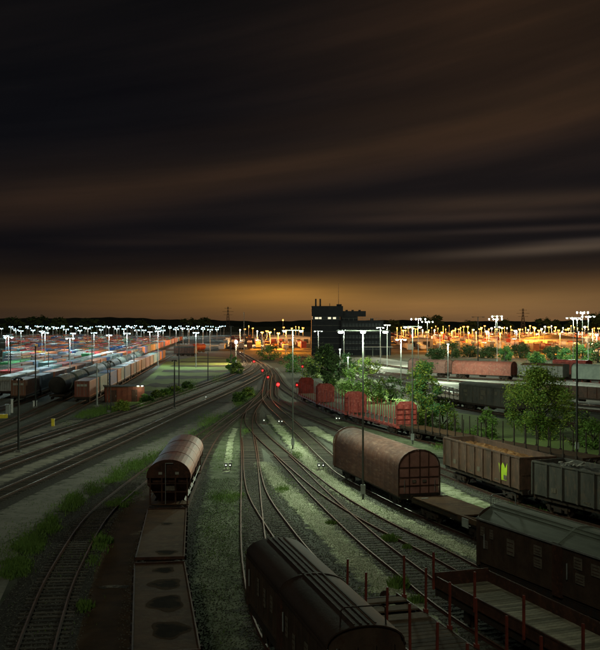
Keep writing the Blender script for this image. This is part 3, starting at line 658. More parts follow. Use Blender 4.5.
# -- hopper wagon
def hopper(L, W, label, track, y0, y1):
    r = empty('hopper_wagon', label=label, cat='hopper wagon'); chassis(r, L, W - .3, 1.2, '2ax')
    mb = MB()
    Wb = W - .25; ya = L / 2 - .3; yb = L / 2 - 1.7
    top = [(-Wb / 2, -ya, 3.2), (Wb / 2, -ya, 3.2), (Wb / 2, ya, 3.2), (-Wb / 2, ya, 3.2)]
    mid = [(-Wb / 2, -ya, 2.7), (Wb / 2, -ya, 2.7), (Wb / 2, ya, 2.7), (-Wb / 2, ya, 2.7)]
    lo = [(-.7, -yb, 1.1), (.7, -yb, 1.1), (.7, yb, 1.1), (-.7, yb, 1.1)]
    mb.add(top + mid + lo, [(0, 1, 2, 3)] + [(i, (i + 1) % 4, 4 + (i + 1) % 4, 4 + i) for i in range(4)] + [(4 + i, 4 + (i + 1) % 4, 8 + (i + 1) % 4, 8 + i) for i in range(4)] + [(8, 11, 10, 9)])
    for i in range(6): 
        for s_ in (-1, 1): mb.bar((s_ * (Wb / 2 + .03), -ya + 2 * ya * i / 5, 3.2), (s_ * (Wb / 2 + .03), -ya + 2 * ya * i / 5, 2.5), .1, .08); mb.bar((s_ * (Wb / 2), -ya + 2 * ya * i / 5, 2.55), (s_ * .8, (-ya + 2 * ya * i / 5) * .75, 1.2), .08, .08)
    mb.build('hopper_body', M['brown'], r)
    pr = arch(W, 3.05, 4.25, 16, .9)
    for h_, mm in ((-1, M['hopper']), (1, M['hopper'])):
        m2 = MB(); shell(m2, pr, h_ * .03, h_ * (L / 2 - .1)); rf = m2.build('roof', mm, r)
        for i in (1,): MB().prism([(x * 1.006, z + .02) for x, z in pr] + [(W / 2, 3.02), (-W / 2, 3.02)], h_ * (L / 2 - .2) * (i + .4) / 3 - .04, h_ * (L / 2 - .2) * (i + .4) / 3 + .04).build('roof_hoop', M['hopper'], rf)
    for e in (-1, 1):
        y = e * (L / 2 - .12); ew = MB().prism([(x * .98, z - .02) for x, z in pr], y - .03, y + .03).build('end_wall', M['brown'], r)
        [MB().box((q_, y + e * .05, 3.34), (.24, .03, .16)).build('placard', M['pale'], ew) for q_ in (-.55, .55)]
        y2 = e * (L / 2 - .12); fr = MB()
        for x in (-W / 2 + .25, -.45, .45, W / 2 - .25): fr.bar((x, y2, 1.25), (x, y2, 3.05), .09)
        fr.bar((-W / 2 + .2, y2, 2.1), (W / 2 - .2, y2, 2.1), .07); fr.bar((-W / 2 + .2, y2, 2.65), (W / 2 - .2, y2, 2.65), .07)
        fr.build('end_frame', M['brown'], r)
        MB().box((0, e * (L / 2 - .7), 1.26), (W - .3, 1.3, .06)).build('end_platform', M['deck'], r)
        MB().tube([(-.2, y2 + e * .1, 1.3), (-.2, y2 + e * .1, 4.0), (.3, y2 + e * .1, 4.0)], .025, 6).build('handrail', M['galv'], r)
        MB().box((.1, y2 + e * .08, 2.35), (.6, .04, .3)).build('number_board', M['dull'], r)
    for s_ in (-1, 1):
        for i in range(4):
            y = -yb + 2 * yb * (i + .5) / 4
            MB().box((s_ * 1.0, y, 1.0), (.55, 1.4, .08), 0, 0, s_ * .7).build('discharge_chute', M['brown'], r)
        MB().tube([(s_ * 1.2, -ya, 1.7), (s_ * 1.2, ya, 1.7)], .03, 6).build('control_rod', M['galv'], r)
    return put(r, track, y0, y1)
hopper(seglen('T0', 66.2, 81.5), 2.95, 'hopper wagon with rounded glossy red-brown roof behind the flat wagons', 'T0', 66.2, 81.5)

# -- wagons with stakes
def stake_wagon(L, W, sm_, deckm, ends, label, h=1.9, nst=7, name='stake_wagon', gaps=False, planks=True, kind='bogie', endm=None):
    r = empty(name, label=label, cat='stake wagon'); chassis(r, L, W, 1.2, kind, endm)
    if planks:
        n = int(L / .42)
        pm = MB().box((0, 0, 0), (W - .06, .36, .06)).mesh('plank', deckm)
        for i in range(n):
            if gaps and i < 9 and i % 3 != 1: continue
            part('plank', pm, r, (rnd.uniform(-.02, .02), L / 2 - .3 - i * (L - .5) / n, 1.24 + rnd.uniform(0, .008)), (0, 0, rnd.uniform(-.008, .008)))
        if gaps:
            for i in range(3): MB().box((0, L / 2 - 1.1 - i * 1.3, 1.30), (W - .1, .55, .07)).build('deck_beam', deckm, r)
    else: MB().box((0, 0, 1.24), (W, L, .08)).build('deck', deckm, r)
    stm = MB().box((0, 0, h / 2), (.075, .09, h)).box((0, 0, .1), (.16, .2, .3)).mesh('stake', sm_)
    for s_ in (-1, 1):
        MB().box((s_ * (W / 2 + .02), 0, 1.16), (.06, L, .26)).build('side_beam', endm or M['brown'], r)
        for i in range(nst): part('stake', stm, r, (s_ * (W / 2 + .1), -L / 2 + .7 + (L - 1.4) * i / (nst - 1), 1.15), (rnd.uniform(-.015, .015), rnd.uniform(-.02, .02), 0))
    if ends:
        for e in (-1, 1):
            mb = MB(); y = e * (L / 2 - .1); mb.prism([(-W / 2, 1.25), (-W / 2, 3.5), (-W / 2 + .5, 4.0), (W / 2 - .5, 4.0), (W / 2, 3.5), (W / 2, 1.25)], y - .05, y + .05)
            ew = mb.build('end_wall', endm, r); fr = MB()
            for x in (-W / 2 + .05, -.45, .45, W / 2 - .05): fr.bar((x, y + e * .09, 1.25), (x, y + e * .09, 3.6), .1, .1)
            for z in (1.9, 2.5, 3.1): fr.bar((-W / 2, y + e * .1, z), (W / 2, y + e * .1, z), .08, .08)
            fr.build('wall_rib', M['redpaint_dk'] if ends == 2 else endm, ew)
    return r
put(stake_wagon(seglen('T2', 27, 44.2), 2.45, M['stake'], M['wood_b'], 0, 'flat wagon with thin red stakes beside the closed brown wagon, bottom centre', 1.95, 8, gaps=True), 'T2', 27, 44.2)
nr = ['red stake wagon with tall end walls nearest the camera beside the tree', 'second red stake wagon with end walls, behind the nearest one', 'third and darkest red stake wagon near the red signals']
for i, (a, b) in enumerate([(118.5, 134.5), (136, 152.5), (154, 171)]):
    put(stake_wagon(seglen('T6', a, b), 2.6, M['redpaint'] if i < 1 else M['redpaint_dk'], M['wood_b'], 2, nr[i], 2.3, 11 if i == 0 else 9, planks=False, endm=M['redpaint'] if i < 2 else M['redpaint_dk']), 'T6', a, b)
for i, (a, b) in enumerate([(104, 117), (89.5, 102.5), (74, 88)]):
    put(stake_wagon(seglen('T6', a, b), 2.6, M['stake_dk'], M['deck'], 0, ['empty wagon with dark stakes just below the leafy tree', 'empty wagon with dark stakes in front of the big round tree', 'empty wagon with dark stakes at the right edge behind the gondolas'][i], 2.1, 9, planks=False, endm=M['iron']), 'T6', a, b)
# -- low sided wagon
def low_wagon(L, W, track, y0, y1):
    r = empty('low_sided_wagon', label='brown low sided wagon with pale plank floor and red side stakes, lower right', cat='low sided wagon'); chassis(r, L, W, 1.2, '2ax')
    n = int(L / .27); pms = [MB().box((0, 0, 0), (W - .1, .25, .05)).mesh('plank', M['wood']) for _ in range(1)]
    for i in range(n): part('plank', pms[0], r, (0, -L / 2 + .2 + (L - .4) * i / (n - 1), 1.24 + rnd.uniform(0, .012)), (rnd.uniform(-.02, .02), 0, rnd.uniform(-.006, .006)))
    for s_ in (-1, 1):
        for i in range(4):
            ln = L / 4 - .06; y = -L / 2 + L / 4 * (i + .5)
            mb = MB().box((s_ * W / 2, y, 1.5), (.05, ln, .54)); mb.box((s_ * (W / 2 + .03), y, 1.74), (.05, ln, .07)); mb.box((s_ * (W / 2 + .03), y, 1.3), (.05, ln, .07))
            mb.build('side_flap', M['brown'], r)
        for i in range(5): MB().box((s_ * (W / 2 + .09), -L / 2 + .1 + (L - .2) * i / 4, 1.75 if s_ > 0 else 2.0), (.08, .1, 1.2 if s_ > 0 else 1.7)).build('side_stake', M['stake'], r) if s_ < 0 else MB().box((s_ * (W / 2 + .03), -L / 2 + .1 + (L - .2) * i / 4, 1.5), (.09, .12, .56)).build('side_post', M['brown'], r)
    for e in (-1, 1): MB().box((0, e * L / 2, 1.55), (W + .06, .06, .66)).build('end_flap', M['brown'], r)
    return put(r, track, y0, y1)
low_wagon(seglen('T3b', 31.5, 46.2), 2.75, 'T3b', 31.5, 46.2)

# -- gondolas
def gondola(L, W, m, load, label, track, y0, y1, graf=False):
    r = empty('gondola_wagon', label=label, cat='open wagon'); chassis(r, L, W - .2, 1.2, 'bogie'); zt = 3.5
    MB().box((0, 0, 1.25), (W - .1, L - .1, .08)).build('floor', M['iron'], r)
    nb = 9
    for s_ in (-1, 1):
        sw = MB().box((s_ * (W / 2 - .04), 0, (1.2 + zt) / 2), (.06, L - .02, zt - 1.2)).build('side_wall', m, r)
        MB().box((s_ * (W / 2 - .02), 0, zt), (.14, L, .12)).build('top_rail', m, sw)
        for i in range(nb + 1): MB().box((s_ * (W / 2 + .04), -L / 2 + .06 + (L - .12) * i / nb, (1.15 + zt) / 2), (.1, .12, zt - 1.2)).build('side_post', m, sw)
        for i in (2, 5):
            for q_ in range(5): MB().box((s_ * (W / 2 + .0), -L / 2 + L * (i + .3) / nb + q_ * .14, 1.42), (.025, .08, .12)).build('number_mark', M['dull'], sw)
        for i in (1, 4, 7):
            MB().box((s_ * (W / 2 + .005), -L / 2 + L * (i + .55) / nb, 1.75), (.03, .5, .35)).build('placard', M['dull'], sw)
    if graf:
        w0 = -W / 2 - .012
        vs = [(w0, -L * .345, 1.55), (w0, -L * .265, 1.5), (w0, -L * .25, 2.75), (w0, -L * .275, 2.5), (w0, -L * .30, 2.85), (w0, -L * .33, 2.45), (w0, -L * .352, 2.9)]
        mb = MB(); mb.add(vs, [tuple(range(7))]); mb.build('graffiti', M['lime'], r)
    for e in (-1, 1):
        mb = MB().box((0, e * (L / 2 - .04), (1.2 + zt) / 2), (W - .15, .06, zt - 1.2))
        for x in (-1, -.35, .35, 1): mb.box((x, e * (L / 2 + .02), (1.2 + zt) / 2), (.1, .08, zt - 1.25))
        mb.box((0, e * (L / 2 - .02), zt), (W - .1, .12, .12)); mb.box((0, e * (L / 2 + .03), 2.3), (W - .2, .08, .12)); mb.build('end_wall', m, r)
    nx, ny = 8, 36; vs = []
    for j in range(ny + 1):
        for i in range(nx + 1):
            vs.append((-W / 2 + .08 + (W - .16) * i / nx, -L / 2 + .1 + (L - .2) * j / ny, (3.12 if graf else 3.25) + .16 * math.sin(j * .7 + i) * math.sin(i * .4) + rnd.uniform(-.09, .09)))
    MB().add(vs, [(j * (nx + 1) + i, j * (nx + 1) + i + 1, (j + 1) * (nx + 1) + i + 1, (j + 1) * (nx + 1) + i) for j in range(ny) for i in range(nx)]).build('load', load, r)
    return put(r, track, y0, y1)
gondola(seglen('T5b', 72.8, 86), 2.85, M['gondola'], M['rustload'], 'brown open gondola wagon with rusty inside and lime green graffiti', 'T5b', 72.8, 86, True)
g2 = gondola(seglen('T5b', 58.5, 71.6), 2.85, M['gondola_g'], M['coal'], 'greyish open gondola wagon with dark load at the right edge', 'T5b', 58.5, 71.6)
pp = CV['T5b'].atY(69.2)
sc_ = MB()
for i in range(14): sc_.box((rnd.uniform(-.7, .7), rnd.uniform(-.6, .6), rnd.uniform(.02, .3)), (rnd.uniform(.1, .5), rnd.uniform(.1, .4), .04), rnd.uniform(0, 3), rnd.uniform(-.5, .5), rnd.uniform(-.5, .5))
o = sc_.build('scrap_heap', M['pale']); o.location = (pp.x, pp.y, 3.38); tag(o, 'small heap of pale scrap lying on the grey gondola load', 'scrap')

# -- far wagons at right
def box_far(L, W, wm, rm, label, h=4.0, cat='closed wagon', plac=(), rnd_=False, name='closed_wagon'):
    r = empty(name, label=label, cat=cat); chassis(r, L, W, 1.2, 'bogie')
    pr = [(-W / 2, 1.15), (-W / 2, h - .45)] + ([(x, z) for x, z in arch(W, h - .4, h, 8, .9)][1:-1]) + [(W / 2, h - .45), (W / 2, 1.15)]
    MB().prism(pr, -L / 2, L / 2).build('body', wm, r)
    shb = MB(); shell(shb, arch(W + .14, h - .46, h + .03, 8, .9), -L / 2 - .04, L / 2 + .04); shb.build('roof', rm, r)
    for s_ in (-1, 1):
        for i in range(9): MB().box((s_ * (W / 2 + .03), -L / 2 + .1 + (L - .2) * i / 8, (1.2 + h - .5) / 2), (.06, .1, h - 1.75)).build('wall_post', wm, r)
    for (py, pz, w_, h_) in plac:
        MB().box((-W / 2 - .04, py * L / 2, pz), (.05, w_, h_)).build('placard', M['dull'], r)
    return r
put(box_far(15.5, 2.8, M['gondola_g'], M['hutroof'], 'dark boxcar with pale patches behind the leafy tree', 4.2, 'boxcar', [(.75, 2.9, 1.0, .4), (.72, 2.3, .6, .3), (.1, 2.9, 1.2, .7), (.15, 2.1, .7, .5), (-.35, 3.0, .6, .5), (-.6, 2.8, .5, .7)], name='boxcar'), 'R1', 142, 156)
put(stake_wagon(12, 2.6, M['stake_dk'], M['deck'], 0, 'short stake wagon coupled behind the dark boxcar', 1.5, 7, planks=False, endm=M['iron']), 'R1', 157.5, 168.5)
def hood_far(lab, mm, a, b, tr): put(hood_wagon(seglen(tr, a, b), 2.9, mm, mm, lab, det=False), tr, a, b)
M['hoodpink'] = mat('pinkish_canvas', (.27, .13, .105), (.19, .095, .08), .7, .7, c3=(.30, .17, .13))
M['hoodred'] = mat('reddish_canvas', (.24, .075, .055), (.16, .055, .042), .7, .7, c3=(.24, .12, .09))
hood_far('pale pinkish hooded wagon on the far right track, left one of the pair', M['hoodpink'], 245.3, 256.5, 'R3')
hood_far('reddish hooded wagon on the far right track, right one of the pair', M['hoodred'], 233.3, 244.2, 'R3')
M['greenish'] = mat('pale_green_steel', (.36, .42, .36), (.26, .31, .27), .7, .6)
M['greywall'] = mat('grey_sliding_wall', (.24, .24, .22), (.17, .17, .155), .7, .6)
put(box_far(10.5, 2.9, M['greywall'], M['deck'], 'long grey wagon with flat brown roof right of the reddish hooded wagon', 4.1), 'R3', 224, 231.8)
put(box_far(9, 2.9, M['redpaint_dk'], M['redpaint'], 'small red roofed wagon far right near the tall lamps', 4.5), 'R4', 236, 242)
hood_far('pale green hooded wagon at the far right edge', M['greenish'], 213, 223, 'R3')
hood_far('second pale green hooded wagon beyond the right edge one', M['greenish'], 202, 212, 'R3')
put(stake_wagon(15, 2.8, M['redpaint_dk'], M['redpaint_dk'], 0, 'low red flat wagon in front of the pale green hooded wagon', .6, 8, planks=False, endm=M['redpaint']), 'R6', 195, 208)
put(box_far(16, 2.8, M['brown'], M['white'], 'dark brown wagon with bright white roof right of the big tree', 3.5), 'R2', 158.5, 170)
put(box_far(16, 2.8, M['brown'], M['white'], 'brown wagon with white roof cut by the right edge of the photo', 3.5), 'R2', 146, 157.5)
put(stake_wagon(14, 2.6, M['redpaint_dk'], M['wood_b'], 2, 'red wagon with tall end wall at the right edge beside the bushes', 2.2, 8, planks=False, endm=M['redpaint']), 'R1', 112, 125)

# ------------------------------------------------------------------ containers
def container_mesh(L, name):
    mb = MB(); W, Hc = 2.44, 2.6
    def corr(n, a, b, fn):
        pts = []
        for i in range(n):
            t0 = a + (b - a) * i / n; dd = (b - a) / n
            pts += [(t0, 0), (t0 + dd * .3, 0), (t0 + dd * .5, .05), (t0 + dd * .8, .05)]
        pts.append((b, 0)); vs = []
        for p, q in pts: vs.append(fn(p, q, .14)); vs.append(fn(p, q, Hc - .1))
        mb.add(vs, [(2 * i, 2 * i + 2, 2 * i + 3, 2 * i + 1) for i in range(len(pts) - 1)])
    nn = int(L * 1.6)
    for s_ in (-1, 1): corr(nn, -L / 2 + .12, L / 2 - .12, lambda p, q, z, s_=s_: (s_ * (W / 2 - .02 - q), p, z))
    mb.box((0, 0, Hc - .06), (W - .06, L - .06, .05)); mb.box((0, 0, .12), (W - .06, L - .06, .1))
    for s_ in (-1, 1):
        mb.box((s_ * (W / 2 - .04), 0, .07), (.08, L, .14)); mb.box((s_ * (W / 2 - .04), 0, Hc - .05), (.08, L, .1))
        for e in (-1, 1): mb.box((s_ * (W / 2 - .07), e * (L / 2 - .07), Hc / 2), (.15, .15, Hc + .01))
    for e in (-1, 1): mb.box((0, e * (L / 2 - .05), .08), (W, .1, .16)); mb.box((0, e * (L / 2 - .05), Hc - .06), (W, .1, .12))
    mb.box((0, L / 2 - .06, Hc / 2), (W - .2, .05, Hc - .2))
    return mb.mesh(name, M['paint'])
CM = {12.2: container_mesh(12.2, 'container_body'), 6.06: container_mesh(6.06, 'short_container_body')}
DM = MB().box((0, 0, 1.3), (1.12, .05, 2.36)).mesh('container_door', M['paint'])
RODM = MB().cyl((0, 0, .2), (0, 0, 2.4), .025, n=5).mesh('locking_rod', M['galv'])
LOGM = MB().box((0, 0, 0), (.5, .02, .35)).mesh('logo_patch', M['pale'])
FW = MB()
for s_ in (-1, 1): FW.box((s_ * 1.1, 0, 1.0), (.16, 12.6, .3))
for i in range(6): FW.box((0, -6 + 2.4 * i, 1.0), (2.1, .16, .22))
for e in (-1, 1): FW.box((0, e * 6.25, 1.0), (2.5, .12, .34))
FWM = FW.mesh('wagon_frame', M['iron'])
PAL = {'rust red': (.32, .085, .05), 'brown': (.24, .095, .05), 'orange': (.62, .17, .045), 'blue': (.045, .12, .32), 'grey-green': (.22, .29, .24), 'pale grey': (.48, .50, .47), 'teal': (.13, .30, .30), 'red': (.50, .05, .055), 'green': (.05, .36, .12), 'slate blue': (.14, .20, .27), 'dark grey': (.09, .09, .09), 'white': (.62, .64, .62), 'yellow': (.65, .40, .06)}
PRE = {0: ['rust red', 'grey-green', 'blue', 'orange', 'grey-green', 'slate blue', 'rust red', 'dark grey', 'brown', 'orange', 'brown', 'rust red', 'brown', 'grey-green', 'teal', 'slate blue', 'orange'],
       2: ['brown', 'slate blue', 'orange', 'brown', 'orange', 'brown', 'orange', 'orange', 'orange', 'blue', 'pale grey', 'grey-green', 'grey-green', 'blue', 'orange'],
       3: ['pale grey', 'pale grey', 'white', 'slate blue', 'teal', 'red', 'slate blue', 'grey-green', 'pale grey', 'teal'],
       4: ['red', 'pale grey', 'teal', 'brown', 'orange', 'pale grey', 'brown'], 6: ['green', 'green', 'green', 'dark grey', 'orange'], 8: ['slate blue', 'pale grey', 'orange', 'red']}
names = list(PAL); wts = [14, 12, 14, 5, 8, 5, 4, 6, 2, 7, 4, 2, 2]
ang = math.atan(-.070); nwag = 0; ncont = 0; far = {}
farw = MB(); rows = []
for k in range(0, 44):
    xs = rowx(k, 160); y = max(163, (-xs - 6) / .32)
    if k == 1: continue
    while y * .29 < -rowx(k, y) - 2 and y < 900: y += 3
    y += rnd.uniform(0, 8) if k > 2 else (1 if k == 0 else 4); ymax = 345 if k == 0 else (720 if k < 6 else rnd.uniform(600, 900)); seq = list(PRE.get(k, [])); idx = 0; empty_run = 0
    while y < ymax:
        if k > 3 and rnd.random() < .10 + .006 * k: y += 13.9; continue
        two = rnd.random() < (.25 if k not in (0,) else .45)
        rows.append((k, y, two, [seq.pop(0) if seq else rnd.choices(names, wts)[0] for _ in range(2 if two else 1)])); y += 13.9
rowcnt = {}; wcnt = {}
rows.sort(key=lambda t: t[1])
for k, y, two, cs in rows:
    yc = y + 6.3; x = rowx(k, yc); near = yc < 330 and ncont < 285
    if near:
        wcnt[k] = wcnt.get(k, 0) + 1; nwag += 1
        w = empty('container_wagon', (x, yc, 0), -ang, 'container flat wagon, %s from the near end of the %s left-hand wagon row' % (ordn(wcnt[k]), ordn(k + 1)), 'flat wagon', 'flat wagons carrying containers')
        part('frame', FWM, w)
        if yc < 260:
            for e in (-1, 1): part('bogie', BGM, w, (0, e * 4.6, 0))
    else: farw.box((x, yc, .9), (2.2, 12.6, .5), -ang)
    for i, cn in enumerate(cs):
        L = 6.06 if two else 12.2; dy = 0 if not two else (-3.1, 3.1)[i]
        cx, cy = x + math.sin(ang) * dy, yc + dy
        if near:
            rowcnt[k] = rowcnt.get(k, 0) + 1; ncont += 1
            c = bpy.data.objects.new('shipping_container', CM[L]); link(c); c.location = (cx, cy, 1.16); c.rotation_euler = (0, 0, -ang)
            v = rnd.uniform(.6, .95); c.color = (*[q * v for q in PAL[cn]], 1)
            tag(c, '%s shipping container, %s from the near end of the %s left-hand wagon row' % (cn, ordn(rowcnt[k]), ordn(k + 1)), 'container', 'shipping containers on the yard trains')
            for s_ in (-1, 1):
                d = part('door', DM, c, (s_ * .58, -L / 2 + .06, 0)); d.color = c.color
                if yc < 215:
                    for q in (-.2, .25): part('locking_rod', RODM, d, (q, -.05, 0))
            if rowcnt[k] == 1: 
                for q in (-.6, 0, .6): part('logo_patch', LOGM, c, (q, -L / 2 - .02, 1.9))
        else: far.setdefault(cn, MB()).box((cx, cy, 1.16 + 1.3), (2.44, L, 2.6), -ang)
fm = MB(); fmats = []
for i, (cn, mb) in enumerate(far.items()):
    fm.cur = i; fm.add(mb.v, mb.f); fmats.append(mat('far_' + cn.replace(' ', '_').replace('-', '_') + '_paint', PAL[cn], tuple(q * .75 for q in PAL[cn]), .3, .7))
tag(fm.build('far_containers', fmats), 'crowded distant rows of small coloured containers', 'containers', kind='stuff')
tag(farw.build('far_container_wagons', M['iron']), 'dark flat wagons under the distant containers', 'wagons', kind='stuff')
# row of tank wagons
def tank_wagon(label, mt, me_):
    r = empty('tank_wagon', label=label, cat='tank wagon', group='tank wagons in one row'); L = 13
    part('frame', FWM, r)
    for e in (-1, 1): part('bogie', BGM, r, (0, e * 4.6, 0))
    MB().cyl((0, -6, 2.75), (0, 6, 2.75), 1.48, n=24).build('tank', mt, r)
    for e in (-1, 1):
        mb = MB(); mb.ball((0, e * 6.0, 2.75), 1.46, 20, 10, (1, .22, 1)); mb.build('tank_end', me_, r)
    MB().cyl((0, 0, 4.1), (0, 0, 4.4), .35, n=12).build('dome', mt, r)
    MB().box((0, 0, 4.28), (.7, 6, .05)).build('walkway', M['galv'], r)
    ld = MB()
    for x in (-.2, .2): ld.cyl((x + 1.5, .2, 1.2), (x + 1.0, .2, 4.2), .025, n=5)
    ld.build('ladder', M['galv'], r); return r
M['tankg'] = mat('dull_green_tank', (.12, .14, .11), (.08, .095, .08), 1, .75, 0)
TMS = [M['tank'], M['tankg'], M['tank'], M['greywall'], M['tankg']]
for i in range(11):
    yc = 176 + i * 14.6
    t = tank_wagon(['dark round-ended tank wagon at the near end of the tank row', ''][0] if i == 0 else 'tank wagon, %s from the near end of the tank row' % ordn(i + 1), TMS[i % 5], M['tank_dk'] if i == 0 else TMS[i % 5])
    t.location = (rowx(1, yc), yc, 0); t.rotation_euler = (0, 0, -ang)

# ------------------------------------------------------------------ lamp masts, poles, signals
def mast(x, y, h, kind, label, power, arm=1.8, heads=2, two_tier=False, sc_head=1.0, group='floodlight masts over the yard', polem=None, lit=True, r0=.13):
    r = empty('lamp_mast', (x, y, GZ), 0, label, 'lamp mast', group); h -= GZ
    MB().cyl((0, 0, 0), (0, 0, h), r0, r0 * .55, n=8).build('pole', polem or M['galv'], r)
    MB().box((0, 0, h + .02), (arm * 2, .08, .07)).build('crossarm', polem or (M['pole'] if sc_head > 1.25 else M['galv']), r)
    for i in range(heads):
        hx = (-arm + 2 * arm * i / (heads - 1)) if heads > 1 else 0
        hd = MB().box((hx, 0, h + .02 * sc_head), ((.75 if sc_head < 1.25 else .5) * sc_head, .4 * sc_head, .08 * sc_head)).build('lamp_head', M['galv'] if lit else M['black'], r)
        if lit: MB().ball((hx, 0, h - .12 * sc_head), .26 * sc_head, 8, 6, (1.0, .9, .5) if sc_head < 1.25 else (.72, .72, .95)).build('lamp_glass', E[kind], hd)
        else: MB().box((hx, 0, h - .09), (.6, .4, .08)).build('lamp_glass', M['glass'], hd)
    MB().box((0, -.0, .9), (.34, .3, .7)).build('switch_box', M['galv'], r)
    if power and lit: light(kind, (0, 0, h - .7), power, r, .5)
    return r
pm = M['pole']
# nearer masts of the middle
mast(*G(292.8, 448), 12.5, 'white', 'slender lamp mast standing in the pale gravel left of the hooded wagon', 9000, .9, 2, r0=.09, polem=pm, sc_head=.7)
mast(*G(363, 498), 12.7, 'white', 'tallest looking lamp mast, in front of the brown hooded wagon', 5600, 1.7, 3, r0=.09, polem=pm, sc_head=.8)
mast(*G(412.5, 443), 12.9, 'white', 'lamp mast rising beside the red stake wagon end', 3500, .8, 2, r0=.09, polem=pm, sc_head=.7)
mast(*G(401, 398), 10.4, 'white', 'lamp mast behind the leafy tree right of the control tower', 18000, .7, 2, sc_head=.9)
mast(11.5, 262, 11.4, 'white', 'lamp mast in front of the control tower, left one of the pair', 14000, 1.2, 2, sc_head=.9)
mast(-8.5 + 14, 300, 10.9, 'white', 'small lamp mast just left of the pair before the tower', 7000, 1.0, 2, sc_head=.9)
mast(24.5, 305, 11.9, 'white', 'lamp mast on the right of the control tower front', 16000, .9, 2, sc_head=1.0)
mast(27.2, 312, 12.7, 'white', 'lamp mast close behind the one right of the tower', 7000, .7, 2, sc_head=1.0)
mast(44, 372, 14.9, 'white', 'white T shaped lamp mast left of the two dark treetops', 16640, 2.6, 4, sc_head=1.4)
mast(53, 416, 13.9, 'white', 'white T shaped lamp mast before the dark treetops', 15360, 2.2, 4, sc_head=1.3)
mast(66, 335, 15.6, 'white', 'tall white lamp mast right of the dark T mast', 17920, 1.6, 3, sc_head=1.3) 
mast(79, 404, 15.0, 'white', 'tall white T shaped lamp mast over the orange yard', 19840, 2.6, 4, sc_head=1.4)
mast(82, 300, 14.9, 'white', 'tall lit mast left of the brightest cluster at far right', 21760, 1.9, 4, sc_head=1.2)
mast(93.5, 331, 16.9, 'white', 'tallest lit mast in the bright cluster at far right', 18560, 1.8, 4, sc_head=1.4)
mast(90.5, 314, 15.4, 'white', 'lit mast at the right side of the bright cluster', 18560, 1.9, 4, sc_head=1.2)
mast(97, 350, 14.6, 'white', 'lit mast behind the bright cluster near the right edge', 12160, 1.5, 3, sc_head=1.1)
mast(*G(478, 372), 14.95, 'white', 'dark unlit T shaped mast behind the reddish hooded wagon', 0, 1.4, 2, lit=False, polem=M['darkpole'], r0=.2)
mast(*G(577, 452), 12.45, 'white', 'dark unlit T shaped mast beside the bushes near the right edge', 0, 1.1, 3, lit=False, polem=M['darkpole'], r0=.14)
for i, (px, py, yy, k) in enumerate([(448, 344, 230, 'white'), (348, 357, 225, 'white'), (340, 349, 240, 'white'), (455, 372, 170, 'white')][:3]):
    z = H - (py - HY) * yy / F
    mast((px - 300) * yy / F, yy, z, k, ['short lamp post left of the pinkish hooded wagon', 'short lamp post in front of the tower trees', 'short lamp post right of the tower trees'][i], [13000, 1500, 1500][i], .35, 1, sc_head=.8, group='short lamp posts near the control tower')
# left yard cool lamps
lspots = []
for i, (px, Y_) in enumerate([(8.5, 200), (70, 215), (196, 300), (45, 250), (127, 265), (158, 310), (6, 330), (16, 520), (21, 300 * 1.3), (33, 610), (42, 330), (48, 560), (57, 720), (66, 470), (73, 360), (80, 640), (88, 520), (94, 318), (101, 690), (109, 330), (117, 560), (124, 430), (131, 760), (137, 480), (144, 600), (150, 400), (157, 720), (163, 540), (170, 830), (176, 470), (183, 650), (189, 560), (196, 800), (203, 640), (210, 470), (217, 760), (224, 900), (11, 700), (27, 830), (38, 900), (53, 950), (63, 860), (76, 980), (85, 900), (97, 990), (106, 920), (114, 1000), (127, 960), (141, 980), (153, 1020), (160, 940), (180, 1000), (193, 1010), (207, 990)]):
    lspots.append((px, Y_))
lspots += [(3 + i_ * 5.6 + rnd.uniform(-2, 2), rnd.choice([780, 860, 930, 1010, 1080])) for i_ in range(40)]
lspots.sort()
for i, (px, Y_) in enumerate(lspots):
    x = (px - 300) * Y_ / F; zz = (11.2 if Y_ < 300 else 10.0) + rnd.uniform(-1.3, .9)
    mast(x, Y_, zz, 'cool', 'cool white lamp mast over the container yard, %s from the left' % ordn(i + 1), (7000 if 220 < Y_ < 460 else 4300) * (0 if i % 2 and Y_ > 750 else 1 if Y_ < 900 else 2), .7 if Y_ < 450 else 1.0, 2, sc_head=1.0 if Y_ < 450 else .9 + Y_ / 1100, group='cool white lamp masts over the container yard')
# sodium lamps
ospots = []
for i in range(84):
    px = 398 + i * 2.55 + rnd.uniform(-1.2, 1.2); ospots.append((px, rnd.choice([480, 560, 640, 720, 800, 900, 1000])))
for i in range(18): ospots.append((241 + i * 4.2 + rnd.uniform(-1, 1), rnd.choice([520, 600, 700, 800, 950])))
ospots = [q for q in ospots if not (305 < q[0] < 395)] + [(440, 430), (500, 420), (560, 430), (590, 400), (262, 430), (286, 455)]
ospots.sort()
for i, (px, Y_) in enumerate(ospots):
    x = (px - 300) * Y_ / F; zz = rnd.uniform(7.8, 10.8); kd = 'orange' if rnd.random() < .78 else 'pink'
    mast(x, Y_, zz, kd, 'sodium yellow lamp mast over the far yard, %s from the left' % ordn(i + 1) if i < 56 else 'sodium yellow lamp mast over the far yard, %s from the right edge' % ordn(len(ospots) - i), (150000 if 530 < px < 575 else 62000 if px > 350 else 75000) if i % 2 == 0 else 0, .5, 1 if rnd.random() < .6 else 2, sc_head=1.15 + Y_ / 1100, group='sodium lamp masts over the far yard', r0=.26)
mast((236 - 300) * .33, 330, H - 18 * .33, 'pink', 'dazzling warm white lamp mast between the container yard and the orange yard', 45000, .4, 1, sc_head=2.6)
mast((283 - 300) * .9, 900, H + 3, 'orange', 'distant orange lamp mast just left of the control tower', 9000, .4, 1, sc_head=3.2)

